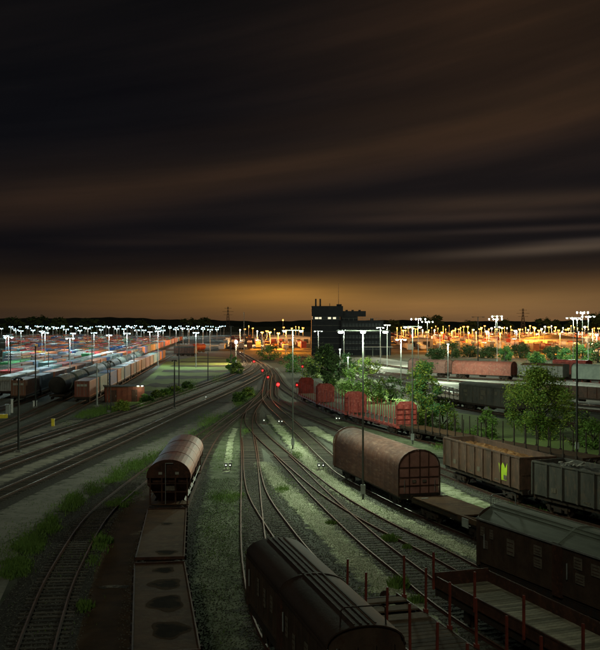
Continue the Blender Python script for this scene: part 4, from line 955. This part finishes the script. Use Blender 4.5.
# plain dark poles and lattice masts at left
def pole(px, py, ptop, label, armw=.7, lattice=False, m='darkpole'):
    x, y = G(px, py); top = H - (ptop - HY) * y / F - GZ
    r = empty('catenary_mast' if lattice else 'dark_pole', (x, y, GZ), 0, label, 'mast' if lattice else 'pole', 'dark poles along the left tracks')
    if lattice:
        mb = MB()
        for s_ in (-1, 1): mb.bar((s_ * .3, 0, 0), (s_ * .14, 0, top), .1)
        n = 10
        for i in range(n):
            s_ = 1 if i % 2 else -1; mb.bar((s_ * .28, 0, top * i / n), (-s_ * .24, 0, top * (i + 1) / n), .05)
        mb.build('lattice_shaft', M[m], r)
    else: MB().cyl((0, 0, 0), (0, 0, top), .13, .09, n=8).build('pole_shaft', M[m], r)
    MB().box((0, 0, .15), (.5, .5, .4)).build('footing', M['concrete'], r)
    if armw:
        MB().box((0, 0, top - .05), (armw * 2, .08, .1)).build('crossarm', M[m], r)
        for s_ in (-1, 1): MB().box((s_ * armw, 0, top - .16), (.3, .25, .16)).build('floodlight', M['black'], r)
pole(18.5, 451, 378, 'thick dark pole with small crossbar nearest the left edge', .35)
pole(35.5, 407, 346, 'thin dark pole with pale base before the second container train', 0)
pole(109, 411, 361, 'dark lattice mast on the grass verge right of the nearest container train', .35, True)
pole(97, 406, 363, 'greenish grey pole beside the side of the nearest containers', 0, False, 'galv')
pole(174.5, 408, 360, 'dark pole between the straight tracks below the grass field', .3)
pole(179, 390, 346, 'thin dark pole at the grass field, right of the nearer pole', 0)
pole(134, 376, 350, 'thin dark pole in front of the first container row middle', 0)
pole(208, 381, 352, 'thin dark pole on the right part of the grass field', 0)
pole(48.5, 384, 352, 'thin dark pole among the container rows at left', 0)
pole(92, 384, 332, 'tall dark pole among the orange containers', 0)
pole(10.5, 392, 342, 'tall dark pole rising at the far left behind the boxes', 0)
pole(69, 372, 338, 'thin dark pole behind the tank wagons', 0)
pole(231, 372, 326, 'tall dark pole left of the dazzling lamp', .5)
pole(244, 362, 312, 'very tall thin pole rising above the orange yard', 0)

def signal(px, py, zl, label, power=60, big=1.0):
    power *= .4
    x, y = G(px, py, zl); r = empty('railway_signal', (x, y, GZ), 0, label, 'signal', 'red railway signals')
    h = zl - GZ
    MB().cyl((0, 0, 0), (0, 0, h), .07, .06, n=8).build('post', M['pole'], r)
    MB().box((0, .1, h), (.55, .2, .9)).build('signal_head', M['black'], r)
    gl = MB().ball((0, -.05, h), .085 * big, 10, 8, (1, .6, 1)).build('red_lamp', E['red'], r)
    MB().cyl((0, -.0, h + .17 * big), (0, -.3, h + .16 * big), .05, n=6).build('hood', M['black'], r)
    if power: light('red', (0, -.5, h), power, r, .15)
signal(254, 361.5, 3.2, 'distant red signal, uppermost of the chain along the throat', 60, 2.2)
signal(262.5, 370.5, 3.0, 'red signal, second from the top of the chain', 70, 1.9)
signal(268, 377.2, 2.6, 'red signal directly above the big bright one', 60, 1.6)
signal(278, 384.5, 2.8, 'brightest big red signal at the track throat', 170, 3.0)
signal(297, 385, 2.8, 'red signal just left of the darkest red wagon', 70, 1.3)
signal(302.5, 366.5, 3.0, 'small red signal in front of the dark tree left of the tower', 50, 1.6)
def lantern(px, py, label, double=False):
    x, y = G(px, py); r = empty('switch_lantern', (x, y, GZ), 0, label, 'switch lantern', 'small white switch lanterns by the points')
    MB().box((0, 0, .08), (.5, .4, .16)).box((.3, 0, .1), (1.3, .08, .06)).build('base', M['iron'], r)
    for i in range(2 if double else 1):
        o_ = .38 * i
        MB().cyl((o_, 0, .1), (o_, 0, .45), .04, n=6).build('stem', M['iron'], r)
        b = MB().box((o_, .05, .6), (.3, .24, .34)).build('lantern_box', M['black'], r)
        MB().ball((o_, -.1, .6), .05, 8, 6, (1, .5, 1)).build('lantern_lens', E['dim'], b)
    light('white', (0, -.5, .7), 10, r, .1)
lantern(226, 469, 'switch lantern with two lights left of the long straight track', True)
lantern(264, 423, 'faint switch lantern left of the pair by the throat')
lantern(279, 424, 'switch lantern pair on the pale gravel near the throat', True)
lantern(319, 469, 'bright switch lantern beside the far end of the hooded wagon', True)
lantern(336.5, 421, 'switch lantern near the middle red wagons', True)
lantern(206, 399, 'small white lantern beside the straight tracks at the field corner')
# small trackside boxes at left
def post(px, py, h, m, label, w=.35, name='marker_post'):
    x, y = G(px, py, GZ); r = empty(name, (x, y, GZ), 0, label, 'marker post'); MB().box((0, 0, h / 2), (w, w, h)).build('post_body', m, r); MB().box((0, 0, h + .04), (w * 1.3, w * 1.3, .08)).build('cap', m, r)
post(8, 415, 1.5, M['galv'], 'pale grey cabinet beside the yellow block at left edge', .55, 'trackside_cabinet')
post(12, 413, 2.0, M['white'], 'thin white post next to the pale cabinet', .25)
post(35, 407.5, 1.0, M['white'], 'white block at the foot of the thin dark pole', .5)
post(53, 427, 1.0, M['yellow'], 'small dull yellow post between the yard tracks', .35)
x, y = G(1, 419, GZ); r = empty('buffer_block', (x, y, GZ), .2, 'bright yellow buffer block at the left edge', 'block'); MB().box((0, 0, .4), (1.8, .7, .55)).build('block', M['yellow'], r); MB().box((0, 0, .06), (2.0, .9, .12)).build('foot', M['concrete'], r)

# ------------------------------------------------------------------ hut and control tower
x, y = G(125, 402, GZ); hut = empty('track_hut', (x, y, GZ), .25, 'low red-brown hut with flat roof beside the nearest container train', 'hut')
hw, hd, hhgt = 6.6, 3.6, 2.6
MB().box((0, hd / 2, hhgt / 2), (hw, hd, hhgt)).build('wall', M['brick'], hut)
MB().box((0, hd / 2, hhgt + .06), (hw + .4, hd + .4, .14)).build('roof', M['hutroof'], hut)
for q in (-1.9, 1.6):
    d = MB().box((q, -.03, 1.05), (.95, .06, 2.05)).build('door', M['brown'], hut); MB().box((q + .35, -.08, 1.05), (.06, .06, .2)).build('handle', M['galv'], d)
for q in (2.2, 2.9): MB().box((q, -.16, hhgt + .1), (.35, .2, .16)).build('wall_lamp', E['dim'], hut)
light('white', (2.5, -.9, 2.4), 60, hut, .2)
for q in range(8): MB().box((-hw / 2 + .2 + q * .88, -.015, 1.3), (.05, .03, 2.5)).build('batten', M['brick'], hut)

tx, ty = 5.5, 420
tw = empty('control_tower', (tx, ty, GZ), 0, 'dark concrete control tower with stepped blocks, lit windows and rooftop antenna', 'control tower')
def tb(name, x0, x1, z0, z1, d0, d1, m): return MB().box(((x0 + x1) / 2, (d0 + d1) / 2, (z0 + z1) / 2), (x1 - x0, d1 - d0, z1 - z0)).build(name, m, tw)
S = ty / F
def pxz(py): return H - (py - HY) * S - GZ
def pxx(px): return (px - 300) * S - tx
tb('shaft', pxx(311.5), pxx(341), 0, pxz(319.5), 0, 12, M['darkconc'])
tb('window_floor', pxx(312.5), pxx(340), pxz(319.5), pxz(316.6), .6, 11.4, M['glass'])
tb('top_floor', pxx(311.5), pxx(343), pxz(316.6), pxz(306), -.6, 12, M['darkconc'])
tb('cantilever_wing', pxx(343), pxx(366), pxz(316.5), pxz(311), 1, 9, M['darkconc'])
tb('wing_support', pxx(341), pxx(358), pxz(322), pxz(316.5), 2, 8, M['darkconc'])
ann = tb('annex', pxx(341), pxx(383), 0, pxz(321), -1.5, 14, M['darkconc'])
lowb = tb('low_annex', pxx(383), pxx(391), 0, pxz(331), 0, 12, M['darkconc'])
MB().box(((pxx(341) + pxx(383)) / 2, 6.2, pxz(321) + .12), (42 * S + .5, 16, .24)).build('parapet', M['darkconc'], ann)
for (a, b) in ((315, 318.3), (319, 321.5), (328, 331), (333, 336)):
    MB().box(((pxx(a) + pxx(b)) / 2, .5, pxz(318.1)), ((b - a) * S, .1, .8)).build('lit_window', E['warm'], tw)
for fl in range(5):
    for q in range(12):
        z = 3.0 + fl * 2.45; xx = pxx(343.5 + q * 3.25)
        w_ = MB().box((xx, -1.52, z), (1.0, .08, 1.1)).build('window', M['glass'], tw)
        MB().box((xx, -1.56, z - .6), (1.15, .14, .08)).build('sill', M['concrete'], w_)
for fl in range(6):
    MB().box((pxx(326), -.03, 2.5 + fl * 2.5), (29 * S, .1, .18)).build('floor_band', M['hutroof'], tw)
for px in (316, 320.5): MB().cyl((pxx(px), 5, pxz(306)), (pxx(px), 5, pxz(298.5)), .34, n=10).build('chimney', M['darkconc'], tw)
MB().cyl((pxx(339), 5, pxz(306)), (pxx(339), 5, pxz(283)), .12, .04, n=6).build('antenna', M['darkpole'], tw)
MB().cyl((pxx(330), 4, pxz(306)), (pxx(330), 4, pxz(303)), .12, n=6).build('vent_pipe', M['darkpole'], tw)
tb('rooftop_unit', pxx(337), pxx(342), pxz(306), pxz(304), 3, 6, M['darkconc'])
for q_ in (346, 352, 359): tb('roof_unit', pxx(q_), pxx(q_ + 2.2), pxz(311), pxz(309.8), 3, 5, M['darkconc'])
for q_ in range(9): MB().box((pxx(344 + q_ * 4.6), -1.3, pxz(321) + .7), (.07, .07, 1.0)).build('railing_post', M['pole'], ann)
MB().box((pxx(362), -1.3, pxz(321) + 1.2), (17, .06, .06)).build('handrail', M['pole'], ann)
tb('rail', pxx(371), pxx(374), pxz(320.5), pxz(318.4), 3, 5, M['darkconc'])

# low buildings among the sodium lights
def shed(px, py, w, h, d, label, wallm, roofm):
    x, y = G(px, py, GZ); r = empty('shed', (x, y, GZ), 0, label, 'shed'); MB().box((0, d / 2, h / 2), (w, d, h)).build('wall', wallm, r)
    MB().prism([(-w / 2 - .4, h), (0, h + w * .06), (w / 2 + .4, h), (w / 2 + .4, h - .25), (-w / 2 - .4, h - .25)], -.4, d + .4).build('roof', roofm, r)
    n = max(2, int(w / 5))
    for i in range(n): MB().box((-w / 2 + w * (i + .5) / n, -.05, h * .42), (w / n * .55, .12, h * .6)).build('door', M['hutroof'], r)
M['cream'] = mat('cream_wall', (.45, .40, .30), (.34, .30, .23), .5, .85)
shed(555, 347, 34, 5, 16, 'brightest lit low shed under the sodium lamps at right', M['cream'], M['hutroof'])
shed(420, 348, 14, 5, 10, 'small lit shed right of the control tower', M['cream'], M['concrete'])
shed(290, 344, 26, 4.5, 12, 'low sodium lit shed left of the control tower', M['cream'], M['concrete'])
x, y = G(377, 357, GZ); cp = empty('platform_canopy', (x, y, GZ), 0, 'flat canopy roof on posts before the tower annex', 'canopy')
MB().box((0, 0, 4), (12, 6, .3)).build('roof', M['concrete'], cp)
for q in (-5, -1.7, 1.7, 5): MB().box((q, 0, 2), (.3, .3, 4)).build('post', M['pole'], cp)
# parked wagons seen small in the far yards
fr = MB(); frm = [M['brown'], M['greywall'], M['cream'], M['redpaint_dk'], M['galv']]
for kk in range(34):
    x0 = 52 + kk * 7.2 + rnd.uniform(-1, 1); yy = max(455, x0 / .32 + rnd.uniform(-20, 60)); sl_ = .06
    while yy < 1150:
        if rnd.random() < .62: fr.cur = rnd.randrange(5); hh_ = rnd.uniform(1.6, 3.4); fr.box((x0 + (yy - 455) * sl_, yy, .6 + hh_ / 2), (2.7, 12.4, hh_), -sl_)
        yy += 14.2
for kk in range(10):
    x0 = -38 + kk * 4.6; yy = 480 + rnd.uniform(0, 60)
    while yy < 900:
        if rnd.random() < .5: fr.cur = rnd.randrange(5); hh_ = rnd.uniform(1.6, 3.2); fr.box((x0 - (yy - 480) * .05, yy, .6 + hh_ / 2), (2.7, 12.4, hh_), .05)
        yy += 14.2
tag(fr.build('far_wagons', frm), 'rows of tiny wagons under the sodium lamps in the distance', 'wagons', kind='stuff')
for i, (px, py, lab) in enumerate([(185.5, 356, 'small brown van wagon standing alone beyond the grass field')]):
    x, y = G(px, py); b = box_far(9, 2.8, M['brown'], M['hutroof'], lab, 3.9, 'boxcar', name='boxcar'); b.location = (x, y, 0); b.rotation_euler = (0, 0, R(75))
x, y = G(197, 353); t = tank_wagon('reddish lit tank wagon beyond the grass field', M['redpaint_dk'], M['hoodpink']); t.location = (x, y, 0); t.rotation_euler = (0, 0, R(-20)); 
# ------------------------------------------------------------------ pylons
def pylon(px, Y_, ztop, label):
    x = (px - 300) * Y_ / F; r = empty('power_pylon', (x, Y_, GZ), 0, label, 'pylon', 'power pylons on the horizon'); mb = MB(); w0, w1 = 3.2, .6
    lv = 9
    def wd(t): return w0 + (w1 - w0) * min(1, t * 1.25)
    for sx in (-1, 1):
        for sy in (-1, 1):
            for i in range(lv):
                a, b = i / lv, (i + 1) / lv; mb.bar((sx * wd(a), sy * wd(a), ztop * a), (sx * wd(b), sy * wd(b), ztop * b), .35)
    for i in range(lv):
        a, b = i / lv, (i + 1) / lv
        for sy in (-1, 1): mb.bar((-wd(a), sy * wd(a), ztop * a), (wd(b), sy * wd(b), ztop * b), .2); mb.bar((wd(a), sy * wd(a), ztop * a), (-wd(b), sy * wd(b), ztop * b), .2)
    mb.build('lattice', M['darkpole'], r)
    for t, w in ((.7, 5.5), (.82, 7), (.94, 4.5)): MB().bar((-w, 0, ztop * t), (w, 0, ztop * t), .45, .35).build('crossarm', M['darkpole'], r)
pylon(228, 1250, 34, 'lattice power pylon on the horizon left of the dazzling lamp'); pylon(523, 1100, 29.5, 'lattice power pylon on the horizon above the sodium lamps')

# ------------------------------------------------------------------ trees, bushes, grass
def crown_mesh(name, blobs, nleaf, ls, m, seed):
    q = random.Random(seed); mb = MB(); tot = sum(b[3] ** 2 for b in blobs)
    for (cx, cy, cz, rr) in blobs:
        k = int(nleaf * rr ** 2 / tot); tone = q.random(); lean = Vector((q.uniform(-.5, .5), q.uniform(-.5, .5), q.uniform(-.2, .6)))
        for _ in range(k):
            d = Vector((q.gauss(0, 1), q.gauss(0, 1), q.gauss(0, .8)))
            if d.length < .1: continue
            d.normalize(); rad = rr * q.uniform(.12, 1.0) ** .55 * (1 + .3 * math.sin(d.x * 5 + seed) * math.sin(d.z * 6 + d.y * 5))
            p = Vector((cx, cy, cz)) + d * rad + lean * rad * q.random()
            if p.z < .1: p.z = q.uniform(.05, .3)
            u = Vector((q.uniform(-1, 1), q.uniform(-1, 1), q.uniform(-.7, .4))).normalized(); w = u.cross(Vector((q.uniform(-1, 1), q.uniform(-1, 1), q.uniform(-1, 1)))).normalized()
            s_ = ls * q.uniform(.4, 1.35)
            mb.cur = 0 if q.random() < .25 + .6 * tone else 1
            mb.add([p - u * s_, p + w * s_ * .42, p + u * s_, p - w * s_ * .42], [(0, 1, 2, 3)])
    return mb.mesh(name, m)
def blobs_for(w, h, n, seed, z0=.15):
    q = random.Random(seed); out_ = []
    for i in range(n):
        t = (i + .5) / n; prof = max(.25, math.sin(math.pi * min(1, (t * .86 + .10))) ** .8)
        a = i * 2.4 + q.uniform(-.6, .6); rr = w / 2 * prof * q.uniform(.25, .98); rad = w * .125 * q.uniform(.5, 1.45)
        z = h * (z0 + (1 - z0) * t) + q.uniform(-.07, .07) * h - rr * .12
        out_.append((rr * math.cos(a), rr * math.sin(a), max(.2 * h * z0, min(z, h - rad * .5)), rad))
    return out_
def tree(name, x, y, w, h, nl, ls, leaf, label, cat, seed, n=16, group=None, trunk=True):
    r = empty(name, (x, y, GZ), 0, label, cat, group); bl = blobs_for(w, h, n, seed, .12 if trunk else .02)
    part('crown', crown_mesh('crown', bl, nl, ls, leaf, seed), r)
    mb = MB(); q = random.Random(seed)
    if trunk: mb.cyl((0, 0, 0), (0, 0, h * .35), w * .035 + .05, w * .025 + .03, n=8); mb.cyl((0, 0, h * .35), (.1, 0, h * .8), w * .025 + .03, .03, n=7)
    for i, (bx, by, bz, br) in enumerate(bl[::2]): mb.cyl((0, 0, bz * .45), (bx * .9, by * .9, bz), .05 + w * .008, .02, n=5)
    mb.build('trunk' if trunk else 'stems', M['bark'], r); return r
LM = [M['leaf'], M['leaf2']]; LB = [M['leafb'], M['leaf']]; LD = [M['leafd'], M['leafd']]
x, y = G(423, 434, GZ); tree('leafy_tree', x, y, 5.4, 8.6, 13000, .15, [M['leaf2'], M['leafb']], 'bright green leafy tree behind the end of the nearest red wagon', 'tree', 3, 46)
x, y = G(542, 441, GZ); tree('round_tree', x, y + 2, 8.0, 8.1, 24000, .13, [M['leaf2'], M['leaf']], 'big round yellowish green tree before the brown white-roofed wagon', 'tree', 5, 70)
x, y = G(329, 389, GZ); tree('dark_tree', x, y, 7.0, 8.6, 5000, .30, LD, 'dark tree left below the control tower, over the red wagons', 'tree', 9, 36)
BU = [(352, 398, 8, 5.2, 'leaf', 'green bush behind the second red wagon'), (372, 402, 7, 4.0, 'leaf', 'wide green bush behind the nearest red wagon'), (390, 402, 5.5, 4.2, 'leafd', 'dark bush left of the leafy tree'),
      (443, 432, 5, 3.6, 'leaf', 'low bush right of the leafy tree'), (487, 438, 4.5, 3.2, 'leaf', 'small bush between the boxcar and the big round tree'),
      (576, 446, 5.4, 3.8, 'leafd', 'dark bush right of the big round tree'), (593, 450, 5, 3.4, 'leaf', 'bush at the right edge by the red wagon end'), 
      (310, 378, 9, 4.0, 'leafd', 'dark bush by the signals left of the red wagons'), (292, 372, 8, 5.0, 'leafb', 'bush in front of the orange lit yard by the left mast'), (318, 371, 8, 4.5, 'leaf', 'bush below the small red signal'),
      (345, 376, 9, 5.2, 'leafb', 'bush directly before the control tower foot'), (366, 374, 8, 4.0, 'leaf', 'bush before the tower annex'), (270, 360, 10, 5.2, 'leafd', 'dark bush before the orange sheds left of centre'), (236, 374, 5, 3.0, 'leafd', 'dark low bush at the corner of the grass field'), (232, 371, 4, 4.6, 'leaf', 'slim pale bush standing by the field corner pole'),
      (122, 411, 3.4, 1.5, 'leaf2', 'low bright bush in front of the red-brown hut'), (146, 402, 3.0, 1.2, 'leafd', 'low bush on the verge right of the hut'), (158, 398, 3.2, 1.3, 'leafd', 'second low bush on the verge right of the hut'), (166, 395.5, 3.0, 1.1, 'leaf', 'third low bush on the verge right of the hut'), (176, 392, 3.2, 1.2, 'leafd', 'low bush on the verge below the field middle'), (186, 389, 2.6, 1.4, 'leafd', 'low bush on the verge farthest right below the field'),
      (247, 397, 3.6, 1.6, 'leafd', 'dark weedy bush between the straight tracks and the throat'), (240, 402, 3.6, 1.5, 'leafd', 'weedy bush left of the throat')]
for i, (px, py, w, h, lf, lab) in enumerate(BU):
    x, y = G(px, py, GZ); a = M[lf]; tree('bush', x, y, w, h, 2000, .07 + y / 1500, [a, LM[i % 2]], lab, 'bush', 40 + i, 16, 'bushes along the tracks', False)
# far tree belt at right and the silhouettes on the horizon
FT = [(452, 352, 12, 7.5, 'leafd'), (470, 351, 14, 6, 'leafd'), (488, 352, 12, 5.2, 'leafd'), (505, 355, 10, 6.3, 'leafb'), (520, 352, 14, 6.5, 'leafd'), (537, 358, 9, 4.4, 'leafb'), (553, 354, 12, 6.0, 'leafd'), (566, 356, 10, 5.6, 'leafb'), (582, 358, 11, 7.5, 'leafb'), (598, 357, 12, 8.6, 'leafd'), (437, 354, 10, 5, 'leafd')]
for i, (px, py, w, h, lf) in enumerate(FT):
    x, y = G(px, py + 6, GZ); tree('far_tree', x, y, w * .8, h * .8, 2400, .34, [M[lf], M['leafd'] if lf == 'leafd' else M['leaf']], '%s tree in the belt behind the far hooded wagons, %s from the left' % ('dark' if lf == 'leafd' else 'lit green', ordn(sorted(f[0] for f in FT).index(px) + 1)), 'tree', 80 + i, 20, 'belt of trees behind the far wagons')
HT = [(424, 318.5, 620, 14), (437, 317, 640, 17), (431, 320, 640, 12), (545, 319.5, 900, 22), (556, 321, 920, 18), (505, 321, 900, 14), (592, 316, 800, 18), (598, 315, 780, 18), (470, 322, 1000, 20), (394, 321.5, 700, 12), (60, 319, 1300, 40), (40, 317.5, 1400, 44), (12, 319, 1350, 40), (90, 320, 1400, 36), (190, 319.5, 1500, 36), (205, 319, 1500, 40), (140, 321.5, 1500, 30), (575, 322, 950, 20)]
HT = [(p_, t_, max(Y_, 1300), w_ * max(1, 1300 / Y_)) for p_, t_, Y_, w_ in HT]
tm = [crown_mesh('crown', blobs_for(1, .8, 14, 300 + i, .0), 900, .07, LD, 300 + i) for i in range(4)]
tkm = MB().cyl((0, 0, 0), (0, 0, .4), .04, .02, n=6).mesh('trunk', M['bark'])
for i, (px, pt, Y_, w) in enumerate(sorted(HT)):
    top = H + (HY - pt) * Y_ / F - GZ; r = empty('horizon_tree', ((px - 300) * Y_ / F, Y_, GZ), 0, 'black treetop silhouette on the horizon, %s from the left' % ordn(i + 1), 'tree', 'dark trees on the horizon')
    c = part('crown', tm[i % 4], r); c.scale = (w, w * .7, top / .8 * 1.02); part('trunk', tkm, r).scale = (w * .5, w * .5, top)

def tuft(mb, x, y, z, h, q):
    a = q.uniform(0, 6.28); w = h * .10 + .012; dx, dy = math.cos(a), math.sin(a); lx, ly = q.uniform(-.5, .5) * h, q.uniform(-.5, .5) * h
    mb.cur = 0 if q.random() < .6 else 1
    mb.add([(x - dx * w, y - dy * w, z), (x + dx * w, y + dy * w, z), (x + lx, y + ly, z + h)], [(0, 1, 2)])
gr = MB(); q = random.Random(11)
def patch(px, py, wpx, hpx, n, h, z=GZ):
    for _ in range(n):
        a, b = q.gauss(0, .5), q.gauss(0, .5); x, y = G(px + a * wpx, max(345, py + b * hpx), z); tuft(gr, x, y, z, h * .62 * q.uniform(.35, 1.2), q)
def line_patch(pts, n, wpx, h, cl=12):
    cs = []
    for _ in range(cl):
        t = q.random() * (len(pts) - 1); i = int(t); f = t - i; a, b = pts[i], pts[i + 1]
        cs.append((a[0] + (b[0] - a[0]) * f + q.gauss(0, wpx * .3), a[1] + (b[1] - a[1]) * f + q.gauss(0, wpx * .15)))
    for c in cs: patch(c[0], c[1], wpx * q.uniform(.5, 1.2), wpx * .5 * q.uniform(.5, 1.2), int(1.7 * n / cl), h)
line_patch([(8, 578), (20, 560), (38, 535), (60, 513), (90, 495), (130, 470), (165, 452), (200, 432), (222, 416)], 15000, 13, .38, 46)
line_patch([(2, 560), (20, 540), (60, 512), (90, 493), (130, 469), (165, 451), (200, 431), (222, 416)], 4200, 24, .2, 60)
line_patch([(95, 520), (112, 505), (128, 500), (140, 485)], 1800, 8, .4, 8); patch(100, 543, 9, 9, 700, .45, -.16); patch(84, 608, 6, 6, 350, .4, -.16); patch(92, 560, 8, 8, 300, .3, -.16)
line_patch([(212, 500), (236, 498), (228, 470)], 2600, 10, .34, 12); line_patch([(205, 520), (232, 560), (215, 600)], 1500, 12, .25, 10)
line_patch([(118, 410), (150, 402), (185, 390), (230, 376)], 3500, 8, .5, 22); line_patch([(62, 428), (90, 412), (112, 409)], 2600, 9, .4, 16)
line_patch([(268, 420), (280, 432)], 200, 5, .2, 4); patch(246, 411 + 20, 5, 3, 250, .3, -.15); patch(283, 489, 7, 4, 450, .25, -.12); patch(297, 455, 6, 4, 350, .25, -.12)
line_patch([(232, 408), (246, 398), (255, 390)], 2200, 8, .45, 16)
line_patch([(520, 505), (555, 512), (590, 520)], 1800, 10, .35, 10); line_patch([(430, 448), (470, 452), (560, 470), (600, 478)], 3500, 10, .5, 22)
line_patch([(400, 396), (350, 388), (330, 384), (440, 430), (500, 445)], 2600, 10, .7, 22); line_patch([(385, 520), (410, 540), (440, 560), (400, 552)], 900, 8, .2, 14)
for cpts, nn in ((gp([(276, 425), (300, 452), (342, 492), (404, 524), (482, 560)]), 2600), (gp([(262, 463), (300, 505), (360, 566), (400, 602)]), 2600), (gp([(228, 450), (224, 480), (217, 570), (211, 650)]), 4200), ([(8, 97), (11, 84), (14.3, 70)], 1200)):
    cc_ = Curve(cpts)
    for _ in range(nn):
        p_, t_ = cc_.at(q.random() * (cc_.d[-1] - .1)); o_ = q.gauss(0, .9)
        if math.sin(p_.y * .9) + math.sin(p_.x * 3.1 + p_.y * .37) + q.gauss(0, .5) < .3: continue
        tuft(gr, p_.x + t_.y * o_, p_.y - t_.x * o_, -.14, q.uniform(.05, .16), q)
for k_ in ('T3a', 'T3b', 'T2', 'TL'):
    for _ in range(900):
        p_, t_ = CV[k_].at(q.random() * 60 + 12); o_ = q.gauss(0, 1.2)
        if math.sin(p_.y * 1.3 + 1) + q.gauss(0, .4) < .5: continue
        tuft(gr, p_.x + t_.y * o_, p_.y - t_.x * o_, -.17, q.uniform(.06, .2), q)
tag(gr.build('grass', [M['grassb'], M['leaf']]), 'green grass and weeds growing between the tracks', 'grass', kind='stuff')
def weed(px, py, w, h, n, label, z=-.15):
    x, y = G(px, py, z); mb = MB(); qq = random.Random(int(px * 7))
    for _ in range(n):
        a = qq.uniform(0, 6.28); d = w / 2 * qq.random() ** .6; tuft(mb, d * math.cos(a), d * math.sin(a), 0, h * .75 * qq.uniform(.4, 1.1) * (1.15 - d / w), qq)
    o_ = mb.build('weed_clump', [M['grassb'], M['leaf']]); o_.location = (x, y, z); tag(o_, label, 'weed', 'larger weeds between the rails')
weed(399, 587, 1.1, .8, 420, 'tall bright weed clump beside the stake wagon, lower centre'); weed(391, 540, 1.3, .55, 380, 'wide weed clump between the two right-hand curving tracks'); weed(408, 548, .7, .4, 160, 'small weed clump right of the wide one')
weed(331, 524, .8, .45, 180, 'small weed clump at the left rail of the curving track'); weed(103, 543, 1.3, .7, 420, 'large weed clump inside the bend of the lower left track'); weed(122, 507, 1.0, .55, 240, 'weed clump at the top of the lower left track')
weed(86, 607, .9, .5, 200, 'dim weed clump beside the lower left track near the bottom'); weed(416, 602, .9, .5, 200, 'dark weed clump between stake wagon and low sided wagon'); weed(282, 490, 1.2, .3, 220, 'pale weed patch between the forking tracks'); weed(548, 509, 1.6, .6, 360, 'bright weed clump above the grey roofed wagon')
